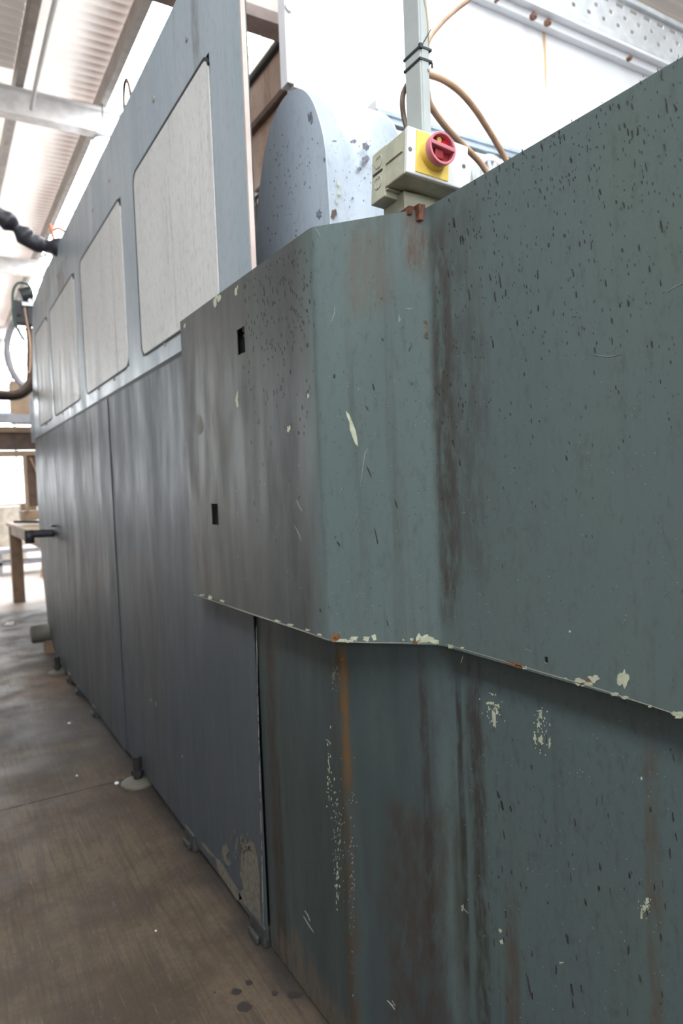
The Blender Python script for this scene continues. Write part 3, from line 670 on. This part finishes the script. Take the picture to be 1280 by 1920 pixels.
wb = thing('workbench', 'brown steel workbench with thick legs beyond the end of the machine at the left', 'workbench', (1.2, 8.8, 0))
bm = NB(); box(bm, (.84, 7.15, 1.075), (1.9, 10.75, 1.12)); obj('bench_top', bm, M_tan, wb, bevel=.006)
bm = NB(); prism(bm, [(.86, 10.6, .90), (1.85, 10.6, .90), (1.85, 10.6, 1.075), (.86, 10.6, 1.075)], (0, .03, 0)); box(bm, (.87, 7.3, .96), (.89, 10.6, 1.075)); obj('apron', bm, M_tan, wb)
for (x, y) in ((.855, 10.5), (.885, 7.22), (1.75, 10.5), (1.75, 7.22)):
    bm = NB(); box(bm, (x, y-.07, 0), (x+.15, y+.07, 1.075)); obj('leg', bm, M_tand, wb, bevel=.006)
bm = NB(); prism(bm, [(.9, 10.3, 1.122), (1.2, 9.6, 1.122), (1.75, 9.4, 1.122), (1.75, 10.2, 1.122)], (0, 0, .03)); tag(obj('black_plate', bm, M_dark, base=(1.3, 9.9, 1.122)), 'flat black plate lying on the workbench', 'plate')
bm = NB(); box(bm, (1.02, 10.45, 1.121), (1.22, 10.65, 1.38)); cyl(bm, (1.12, 10.55, 1.38), (1.12, 10.55, 1.44), .03, 12); tag(obj('cast_block', bm, M_tan, bevel=.01, base=(1.12, 10.5, 1.121)), 'tan cast block standing on the far end of the workbench', 'cast block')
bm = NB(); box(bm, (1.30, 10.45, 1.121), (1.55, 10.6, 1.30)); cyl(bm, (1.36, 10.44, 1.24), (1.36, 10.46, 1.24), .03, 14); df = tag(obj('drill_fixture', bm, M_tand, bevel=.01, base=(1.42, 10.5, 1.121)), 'low brown fixture with two white knobs at the right end of the workbench', 'fixture')
for (x, z) in ((1.33, 1.33), (1.45, 1.33)):
    bm = NB(); bmesh.ops.create_uvsphere(bm, u_segments=14, v_segments=8, radius=.035); bmesh.ops.translate(bm, vec=(x, 10.52, z), verts=bm.verts)
    obj('knob', bm, M_paper, df, smooth=True, label='round white knob')
# motor lying by the bench foot
mt = thing('roller_motor', 'short grey cylindrical motor lying by the workbench foot near the far end of the housing', 'motor', (.86, 6.98, 0))
bm = NB(); cyl(bm, (.71, 6.98, .185), (.95, 6.98, .185), .085, 28); cyl(bm, (.70, 6.98, .185), (.712, 6.98, .185), .075, 28); obj('motor_body', bm, M_foot, mt, 'auto')
bm = NB(); box(bm, (.81, 6.90, 0), (.93, 7.06, .12)); obj('motor_base', bm, M_tand, mt)
# clutter of the far bay
def drum(x, y, h, r, m, lab):
    t = thing('drum', lab, 'drum', (x, y, 0), 'drums in the far bay')
    bm = NB(); cyl(bm, (x, y, 0), (x, y, h), r, 28); obj('drum_body', bm, m, t, 'auto')
    for z in (h*.33, h*.66, h-.02):
        bm = NB(); ring(bm, (x, y, z), (0, 0, 1), r-.005, r+.012, .02); obj('hoop', bm, m, t)
drum(1.35, 17.0, 1.25, .38, M_cream, 'tall cream drum in the far bay, nearest the left edge')
drum(2.6, 19.0, 1.15, .33, M_paper, 'white drum in the far bay partly hidden by the workbench blocks')
bm = NB(); box(bm, (.9, 14.0, .42), (2.0, 14.8, .50)); box(bm, (.95, 14.05, .2), (2.0, 14.75, .26))
for x in (.95, 1.92):
    for y in (14.05, 14.72): box(bm, (x, y, 0), (x+.05, y+.05, .42))
tag(obj('low_trolley', bm, M_grey, base=(1.4, 14.4, 0)), 'low grey trolley on the bright floor seen under the workbench', 'trolley')
def stool(x, y, lab, m=M_hose):
    t = thing('stool', lab, 'stool', (x, y, 0), 'stools in the far bay')
    bm = NB(); box(bm, (x-.2, y-.2, .58), (x+.2, y+.2, .62)); obj('seat', bm, m, t, bevel=.01)
    for sx in (-1, 1):
        for sy in (-1, 1):
            bm = NB(); cyl(bm, (x+sx*.2, y+sy*.2, 0), (x+sx*.15, y+sy*.15, .58), .022, 8); obj('leg', bm, m, t)
stool(1.78, 13.2, 'tan stool under the workbench, left of the pair'); stool(2.3, 14.1, 'tan stool under the workbench, right of the pair')
bm = NB(); box(bm, (2.08, 12.5, 0), (2.16, 12.58, .85)); box(bm, (2.0, 12.4, 0), (2.24, 12.68, .03)); tag(obj('green_post', bm, M_green, base=(2.06, 12.9, 0)), 'short dark green post beside the tan stools', 'post')
bm = NB(); box(bm, (2.2, 20.5, 0), (3.6, 21.5, 1.7)); box(bm, (2.25, 20.48, 1.0), (2.9, 20.5, 1.5)); tag(obj('control_cabinet', bm, M_paper, bevel=.02, base=(2.9, 21, 0)), 'white cabinet against the bright far windows', 'cabinet')
bm = NB(); box(bm, (.3, 21.5, 0), (1.7, 22.5, 1.1)); box(bm, (.5, 21.45, 1.1), (1.2, 22.2, 1.5)); tag(obj('packing_case', bm, M_cream, bevel=.02, base=(1, 22, 0)), 'stacked cream packing case beyond the drums', 'case')
# litter
bm = NB(); prism(bm, [(.60, 8.72, .004), (.69, 8.66, .004), (.72, 8.86, .004), (.64, 8.90, .004)], (0, 0, .006)); prism(bm, [(.63, 8.74, .010), (.70, 8.70, .018), (.71, 8.80, .024), (.64, 8.84, .012)], (0, 0, .003))
tag(obj('crumpled_paper', bm, M_paper, base=(.66, 8.8, .004)), 'scrap of white paper on the floor at the left', 'paper')
for (px, py, r, lab) in ((219, 1470, .012, 'white crumb on the floor touching the round grey foot pad'), (130, 1357, .011, 'white crumb on the floor at the left, the farther one'), (144, 1455, .006, 'tiny white crumb on the floor left of the round foot pad'), (292, 1746, .004, 'tiny pale crumb on the near floor')):
    q = ax(px, py, 'z', 0); bm = NB(); bmesh.ops.create_icosphere(bm, subdivisions=1, radius=r); bmesh.ops.scale(bm, vec=(1, 1.3, .5), verts=bm.verts); bmesh.ops.translate(bm, vec=(q.x, q.y, r*.45), verts=bm.verts)
    tag(obj('floor_crumb', bm, M_paper, base=(q.x, q.y, 0)), lab, 'crumb')
# oil spots on concrete
bm = NB()
for (px, py, rx, ry) in ((458, 1888, 14, 10), (443, 1860, 10, 7), (466, 1843, 7, 5), (515, 1863, 7, 5), (552, 1866, 14, 8), (548, 1836, 9, 6), (575, 1868, 6, 4), (402, 1861, 3, 2), (262, 1735, 2, 2)):
    pts = []
    for k in range(14):
        a = 2*math.pi*k/14; rr = 1+random.uniform(-.18, .18); q = ax(px+rx*rr*math.cos(a), py+ry*rr*math.sin(a), 'z', 0); pts.append((q.x, q.y, .0003))
    prism(bm, pts, (0, 0, .0004))
tag(obj('oil_spots', bm, simple('oil_soaked_concrete', (.035, .028, .026), .5), base=(.55, 1.75, 0)), 'round dark oil spots on the brushed concrete beside the cabinet foot', 'oil spots', kind='stuff')

# ------------------------------------------------------------------ belt guard (round-topped)
XA = 1.06
ag = thing('belt_guard', 'tall round-topped blue-grey sheet-metal belt guard rising behind the boxed cover', 'belt guard', (1.2, 2.05, 1.3))
prof = [(2.42, 1.45), (2.365, 2.22), (2.33, 2.40), (2.275, 2.56), (2.21, 2.68), (2.13, 2.75), (2.04, 2.772), (1.95, 2.75), (1.875, 2.685), (1.825, 2.59), (1.80, 2.50), (1.792, 2.38), (1.785, 2.2), (1.78, 1.45)]
pp = [prof[0]]+[(v.x, v.y) for v in smooth_path([Vector((a, b, 0)) for a, b in prof[1:-1]], 5)]+[prof[-1]]
bm = NB(); prism(bm, [(XA, y, z) for y, z in pp], (.004, 0, 0)); obj('face_plate', bm, M_arch, ag)
bm = NB()
n = len(pp); V = [[bm.verts.new((x, y, z)) for y, z in pp] for x in (XA+.004, XA+.15, XA+.30)]
for k in range(2):
    for j in range(n-1): bm.faces.new((V[k][j], V[k][j+1], V[k+1][j+1], V[k+1][j]))
obj('rim_sheet', bm, M_arch, ag, True, solid=.003)
bm = NB(); prism(bm, [(XA+.30, y, z) for y, z in pp], (.004, 0, 0)); obj('back_plate', bm, M_arch, ag)
def wplane(px, py, P, N, off): return hit(px, py, P, N, off)
bm = NB(); PL['arch'] = ((XA, 2, 2), (1, 0, 0)); PL['rim'] = ((1.2, 1.79, 2), (0, 1, 0))
def flr(px, py, rx, ry, ang, mi=0):
    P, N = PL['rim']; pts = []
    for k in range(10):
        a = 2*math.pi*k/10; rr = 1+random.uniform(-.3, .3); x = rx*rr*math.cos(a); y = ry*rr*math.sin(a); c, s = math.cos(R(ang)), math.sin(R(ang))
        q = hit(px+x*c-y*s, py+x*s+y*c, P, N, .0); pts.append((q.x, 1.7855, q.z))
    prism(bm, pts, (0, -.0012, 0), mi)
for _ in range(70): flake(bm, random.uniform(500, 600), random.uniform(250, 470), random.uniform(.35, .8), random.uniform(.7, 2.5), 'arch', 0, ang=random.uniform(-10, 5), n=7)
for (x, y, a, b_) in ((583, 220, 3, 13), (579, 219, 2, 9), (598, 402, 5, 8), (608, 300, 2, 4)): flake(bm, x, y, a, b_, 'arch', 2, n=12)
obj('oil_marks', bm, [M_speck, M_rust, simple('grey_thumb_smear', (.17, .18, .21), .5, sc=160, var=.6)], ag)
bm = NB()
for (x, y, a, b_, g) in ((683, 276, 6, 8, 0), (683, 301, 7, 8, 0), (662, 267, 6, 4, 0), (671, 318, 5, 4, 0), (659, 373, 2, 2, 0), (625, 266, 4, 1.5, 0)): flr(x, y, a, b_, g, 2)
for (x, y, a, b_, g) in ((632, 345, 2.5, 6, 0), (634, 362, 3.5, 6, 0), (629, 378, 2, 4, 0)): flr(x, y, a, b_, g, 3)
for _ in range(30): flr(random.uniform(620, 720), random.uniform(260, 400), random.uniform(.35, .9), random.uniform(.6, 1.8), 0, 0)
flr(624, 402, 5, 10, 10, 4)
obj('finger_smears', bm, [M_speck, M_rust, simple('grey_finger_smear', (.16, .16, .19), .5, sc=160, var=.6), M_chip, M_brown], ag, label='dark finger smears and chips on the rim')

# ------------------------------------------------------------------ isolator switch
th_ = R(4.5)
EO = Vector((.905, 1.197, 2.158))
MS = Matrix.Translation(EO) @ Matrix.Rotation(th_, 4, 'Y') @ Matrix.Rotation(R(-2), 4, 'Z')
W_, H_, DL, DB = .165, .100, .090, .062
sw = thing('isolator_switch', 'cream isolator switch box with a yellow plate and red rotary handle above the cover', 'switch', tuple(EO))
def lobj(name, bm, m, smooth=False, bevel=0, label=None, parent=sw):
    bmesh.ops.transform(bm, matrix=MS, verts=bm.verts); return obj(name, bm, m, parent, smooth, bevel, label=label)
bm = NB(); box(bm, (.0015, .010, .0015), (W_-.0015, DL, H_-.0015)); lobj('switch_body', bm, M_plast, bevel=.003)
bm = NB(); box(bm, (0, 0, 0), (W_, .012, H_)); lobj('lid', bm, M_plastw, bevel=.003, label='white front lid')
bm = NB(); box(bm, (.003, DL+.001, -.016), (W_+.004, DL+DB, H_+.002)); 
bs = lobj('base_box', bm, M_plast, bevel=.003)
bm = NB()
for z in (.026, .074):
    ring(bm, (.0015, DL+DB*.5, z), (1, 0, 0), .013, .015, .003, 24); cyl(bm, (.0005, DL+DB*.5, z-.011), (.004, DL+DB*.5, z-.011), .003, 8); cyl(bm, (.0005, DL+DB*.5, z+.011), (.004, DL+DB*.5, z+.011), .003, 8)
lobj('knockout', bm, M_plast, parent=bs)
bm = NB(); box(bm, (.0022, DL+.014, .047), (.004, DL+DB-.008, .053)); lobj('slot', bm, M_dark, parent=bs)
bm = NB(); box(bm, (-.0015, .02, .052), (.003, DL-.004, .055)); box(bm, (.004, DL-.008, -.0035), (W_, DL+.001, 0)); lobj('rib', bm, M_plast, bevel=.0008)
M_plug = simple('dark_screw_plug', (.10, .11, .10), .5)
for x, z in ((.0075, .050), (W_-.012, .052)):
    bm = NB(); cyl(bm, (x, -.0008, z), (x, .003, z), .0048, 16); lobj('screw', bm, M_plug)
px0 = .022
bm = NB(); box(bm, (px0, -.0022, .006), (px0+.088, .001, .096)); lobj('yellow_plate', bm, M_yel, bevel=.001)
kc = (px0+.046, 0, .054)
bm = NB(); cyl(bm, (kc[0], -.002, kc[2]), (kc[0], -.018, kc[2]), .035, 40, .033); kn = lobj('rotary_handle', bm, M_yel, 'auto', label='rotary handle on a yellow collar')
bm = NB(); ring(bm, (kc[0], -.036, kc[2]), (0, 1, 0), .0290, .0345, .017, 48); lobj('knob_ring', bm, M_red, 'auto', bevel=.001, label='red ring with pinkish light in its colour', parent=kn)
bm = NB(); cyl(bm, (kc[0], -.018, kc[2]), (kc[0], -.022, kc[2]), .0295, 40); lobj('knob_disc', bm, M_dred, label='dark red recessed disc', parent=kn)
bm = NB(); Mk = Matrix.Translation((kc[0], -.030, kc[2]+.004)) @ Matrix.Rotation(R(4), 4, 'Y')
box(bm, (-.031, -.008, -.0045), (.031, .010, .0045), M=Mk); lobj('grip', bm, M_red, bevel=.0015, label='raised pinkish grip bar', parent=kn)
bm = NB(); box(bm, (-.012, -.001, -.010), (.010, .008, .010), M=Matrix.Translation((kc[0]-.004, -.030, kc[2]-.012))); lobj('grip_web', bm, M_dred, bevel=.002, parent=kn)
bm = NB(); cyl(bm, (kc[0]-.002, -.0225, kc[2]+.022), (kc[0]-.002, -.0245, kc[2]+.022), .006, 16); lobj('indicator', bm, M_yel, label='yellow position mark', parent=kn)
bm = NB(); cyl(bm, (kc[0]+.013, -.0225, kc[2]+.018), (kc[0]+.013, -.0245, kc[2]+.018), .007, 16); lobj('indicator', bm, M_bred, label='bright red position mark', parent=kn)
bm = NB(); box(bm, (.945, 1.262, 2.106), (1.06, 1.345, 2.150)); obj('mounting_block', bm, M_plast, sw, bevel=.002)

# ------------------------------------------------------------------ trunking, ties, cables
tx, ty = 1.0035, 1.262
TW, TDp = .027, .058
tr = thing('cable_trunking', 'upright grey-white square cable trunking rising from the switch box', 'trunking', (tx, ty, 2.26))
bm = NB(); box(bm, (tx, ty, 2.25), (tx+TW, ty+TDp, 4.4)); obj('duct', bm, M_trunk, tr, bevel=.003)
bm = NB(); box(bm, (tx+.004, ty-.0015, 2.25), (tx+TW-.004, ty, 4.4)); obj('duct_lid', bm, M_trunk, tr)
bm = NB(); cyl(bm, (tx+.022, ty-.004, 2.435), (tx+.022, ty, 2.435), .0035, 12); obj('screw', bm, M_purl, tr)
for z in (2.482, 2.456):
    bm = NB(); t0 = .0022
    box(bm, (tx-t0, ty-t0-.001, z-.0025), (tx+TW+.006, ty, z+.0025)); box(bm, (tx-t0, ty-t0, z-.0025), (tx, ty+TDp+t0, z+.0025)); box(bm, (tx-t0, ty+TDp, z-.0025), (tx+TW+.006, ty+TDp+t0, z+.0025)); box(bm, (tx+TW+.004, ty-t0, z-.0025), (tx+TW+.006, ty+TDp+t0, z+.0025))
    if z > 2.47:
        box(bm, (tx-.004, ty-.007, z-.005), (tx+.005, ty, z+.005)); tube(bm, [(tx+.004, ty-.005, z+.003), (tx+.017, ty-.006, z+.024), (tx+.031, ty-.004, z+.045)], .0012, 6)
    else: box(bm, (tx+TW+.004, ty-.004, z-.014), (tx+TW+.007, ty-.001, z-.003))
    tag(obj('cable_tie', bm, M_gap, base=(tx, ty, z)), 'upper dark cable tie with a long tail around the trunking' if z > 2.47 else 'lower dark cable tie around the trunking just above the screw', 'cable tie', 'cable ties on the trunking')
def T(px, py, y=1.34): return ax(px, py, 'y', y)
pipe('thin_cable', [T(789, -30, 1.262), T(794, 0, 1.262), T(800, 35, 1.262), T(802, 70, 1.262), T(801, 105, 1.27), T(801, 140, 1.29), T(803, 175, 1.32)], .0032, M_cable, 'thin olive cable lying along the right side of the trunking', 'cable')
pipe('thin_cable', [T(764, 158, 1.34), T(756, 175, 1.35), T(754, 195, 1.35), T(757, 220, 1.35), T(764, 245, 1.34), T(770, 262, 1.33)], .0062, M_dcable, 'brown cable bowing out on the left of the trunking above the switch', 'cable')
pipe('hose', [T(900, -18, 1.55), T(878, -3, 1.5), T(848, 20, 1.46), T(822, 45, 1.40), T(803, 70, 1.36), T(795, 95, 1.345), T(790, 130, 1.345)], .0095, M_hose, 'tan rubber hose curving up to the right from behind the trunking, topmost one', 'hose')
pipe('hose', [T(785, 130, 1.36), T(806, 140, 1.38), T(832, 150, 1.40), T(862, 172, 1.43), T(888, 202, 1.46), T(912, 238, 1.50), T(936, 278, 1.54), T(960, 325, 1.56), T(990, 420, 1.56)], .0088, M_hose, 'tan rubber hose arching over to the right and dropping behind the cover, outer one', 'hose')
pipe('hose', [T(790, 150, 1.35), T(800, 172, 1.36), T(806, 196, 1.37), T(826, 226, 1.40), T(850, 254, 1.43), T(876, 280, 1.46), T(905, 312, 1.49), T(940, 370, 1.5)], .0085, M_hose, 'tan rubber hose dropping behind the switch box, inner lower one', 'hose')

# ------------------------------------------------------------------ white girder, cable tray, things behind
gd = thing('white_girder', 'big white-painted steel girder crossing behind the switch and belt guard', 'girder', (1.57, 3.0, 3.43))
bm = NB(); box(bm, (1.575, 3.0, 3.43), (9.5, 3.012, 4.24)); obj('web', bm, M_white, gd)
bm = NB(); box(bm, (1.565, 2.985, 3.43), (1.60, 3.055, 5.2)); box(bm, (1.60, 2.999, 4.262), (2.2, 3.012, 5.2)); obj('end_plate', bm, M_white, gd)
bm = NB(); box(bm, (1.575, 2.90, 4.24), (9.5, 3.2, 4.262)); box(bm, (1.6, 2.95, 4.19), (9.5, 3.0, 4.24)); obj('top_flange', bm, M_white, gd, bevel=.003)
bm = NB(); box(bm, (1.60, 2.985, 3.415), (9.5, 3.06, 3.43)); obj('bottom_flange', bm, M_white, gd)
M_dr = simple('dull_rust', (.20, .10, .07), .85, sc=40, var=.4)
for x, r in ((3.19, .022), (3.31, .022), (2.9, .010), (4.07, .016), (4.75, .015), (5.2, .015)):
    bm = NB(); cyl(bm, (x, 2.925, 4.20), (x, 2.951, 4.20), r, 8, r*.8); cyl(bm, (x, 2.915, 4.20), (x, 2.93, 4.20), r*.5, 8); obj('rusty_bolt', bm, M_dr, gd, label='small rusty bolt head')
bm = NB(); prism(bm, [(3.335, 2.9995, 4.19), (3.36, 2.9995, 4.19), (3.365, 2.9995, 4.0), (3.35, 2.9995, 3.75), (3.34, 2.9995, 4.0)], (0, -.001, 0)); obj('rust_run', bm, simple('rust_run', (.62, .42, .24), .7), gd)
bm = NB(); cyl(bm, (1.585, 2.99, 3.78), (1.585, 2.97, 3.78), .02, 12); obj('bolt', bm, M_wsteel, gd)

ct = thing('cable_tray', 'galvanised perforated cable tray on top of the white girder at the upper right', 'cable tray', (4, 2.93, 4.30))
xs = [2.4+i*.035 for i in range(157)]; zs = [4.30, 4.36, 4.385, 4.425, 4.45, 4.49, 4.515, 4.53]
def skp(u, v):
    i = int(round((u-2.4)/.035-.5)); 
    return (4.36 < v < 4.385 and i % 4 == 0) or (4.425 < v < 4.45 and i % 4 == 2) or (4.49 < v < 4.515 and i % 4 in (0, 1))
bm = NB(); grid_sheet(bm, xs, zs, lambda u, v: (u, 2.93, v), skp); obj('side_plate', bm, M_wsteel, ct, solid=.002)
bm = NB(); box(bm, (2.4, 2.90, 4.53), (7.9, 2.93, 4.56)); box(bm, (2.4, 2.90, 4.263), (7.9, 2.93, 4.30)); obj('lip', bm, M_wsteel, ct, label='pale rolled lip')
bm = NB(); box(bm, (2.4, 2.93, 4.263), (7.9, 3.2, 4.268)); box(bm, (2.4, 3.198, 4.268), (7.9, 3.2, 4.53)); obj('tray_floor', bm, M_wsteel, ct)

bm = NB(); box(bm, (1.99, 2.86, 3.345), (7, 2.95, 3.395)); tag(obj('guide_rail', bm, M_white, base=(3, 2.9, 3.355)), 'white guide rail just below the girder', 'rail')
bm = NB(); box(bm, (1.99, 2.83, 3.275), (7, 2.90, 3.290)); box(bm, (1.99, 2.85, 3.29), (7, 2.90, 3.345)); box(bm, (1.99, 2.84, 3.318), (7, 2.85, 3.324)); tag(obj('steel_rail', bm, simple('blue_grey_rail_steel', (.42, .48, .54), .45), base=(3, 2.85, 3.285)), 'blue-grey steel rail under the white guide rail', 'rail')
mb = thing('boring_machine', 'cream machine under the rails between the belt guard and the switch', 'machine', (2.4, 2.9, 2.4))
bm = NB(); box(bm, (1.98, 2.84, 2.4), (3.6, 3.3, 3.262)); obj('head_body', bm, M_plastw, mb, bevel=.01)
bm = NB(); cyl(bm, (1.975, 2.9, 3.10), (1.985, 2.9, 3.10), .02, 12); box(bm, (2.02, 2.834, 3.10), (2.03, 2.842, 3.22)); obj('slot', bm, M_dark, mb)
wh = thing('drilled_wheel', 'grey drilled wheel peeping over the cover beside the inner hose', 'wheel', (2.70, 2.78, 3.13))
bm = NB(); wc = Vector((2.69, 2.79, 3.12)); ring(bm, wc, (0, 1, 0), .085, .12, .03, 36); ring(bm, wc, (0, 1, 0), .02, .045, .03, 24)
for k in range(10):
    a = k*math.pi/5; d = Vector((math.cos(a), 0, math.sin(a))); p = Vector((-d.z, 0, d.x))*.011
    prism(bm, [wc+d*.043+p, wc+d*.088+p, wc+d*.088-p, wc+d*.043-p], (0, .02, 0))
obj('wheel_disc', bm, M_wsteel, wh)

# pink beam & rusty hood left of the girder
tb = thing('tie_beam', 'pale pinkish steel tie beam between the housing top and the white girder', 'beam', (1.7, 3.5, 4.05))
bm = NB(); box(bm, (1.0, 3.5, 4.115), (2.4, 3.56, 4.29)); obj('beam', bm, M_pink, tb)
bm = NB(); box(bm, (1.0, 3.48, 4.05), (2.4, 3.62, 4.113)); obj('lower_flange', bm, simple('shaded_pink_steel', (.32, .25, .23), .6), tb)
rh = thing('rusty_hood', 'rust-stained tan steel hood between the housing edge and the belt guard', 'hood', (2.1, 4.2, 3.2))
bm = NB(); box(bm, (1.9, 3.45, 3.42), (1.91, 5.6, 4.085)); box(bm, (1.9, 3.44, 3.42), (3.0, 3.45, 4.085)); obj('hood_side', bm, M_rusty, rh)
bm = NB(); box(bm, (1.87, 3.45, 4.075), (2.9, 5.6, 4.10)); obj('hood_top', bm, M_gap, rh)
bm = NB(); box(bm, (1.86, 3.45, 3.765), (1.90, 5.6, 3.80)); obj('hood_rib', bm, M_brown, rh)
bm = NB(); box(bm, (1.80, 3.40, 3.50), (1.82, 3.42, 3.82)); box(bm, (1.80, 3.40, 3.80), (2.2, 3.42, 3.82)); obj('corner_strip', bm, M_cream, rh)
# perforated dark screen beneath the hood, daylight shows through its holes
bm = NB()
ys = [3.6+i*.03 for i in range(45)]; zz = [2.2+i*.03 for i in range(42)]
hl = {}
def q_(px, py): p = ax(px, py, 'x', 1.95); return (int((p.y-3.6)/.03), int((p.z-2.2)/.03))
hset = {q_(472, 369), q_(480, 362), q_(488, 355), q_(484, 379), q_(476, 386)}
grid_sheet(bm, ys, zz, lambda u, v: (1.95, u, v), lambda u, v: (int((u-3.6)/.03), int((v-2.2)/.03)) in hset)
tag(obj('perforated_screen', bm, M_brown, solid=.003, base=(1.95, 4, 2.2)), 'dark perforated screen with tiny bright holes below the rusty hood', 'screen')
for k in range(4):
    z = 2.35+k*.16; bm = NB(); tube(bm, [(1.9, 3.6, z+.10), (1.88, 4.2, z+.02), (1.9, 4.85, z)], .02, 8)
    tag(obj('drive_rod', bm, M_rusty, smooth=True, base=(1.9, 4.2, z)), ['lowest rusty rod', 'second rusty rod from the bottom', 'second rusty rod from the top', 'topmost rusty rod'][k]+' in the gap left of the belt guard', 'rod', 'rods in the dark gap')

for o in COL.objects:
    if o.name.split('.')[0] in ('paint_marks', 'oil_marks', 'finger_smears', 'worn_patches'): o['kind'] = 'stuff'
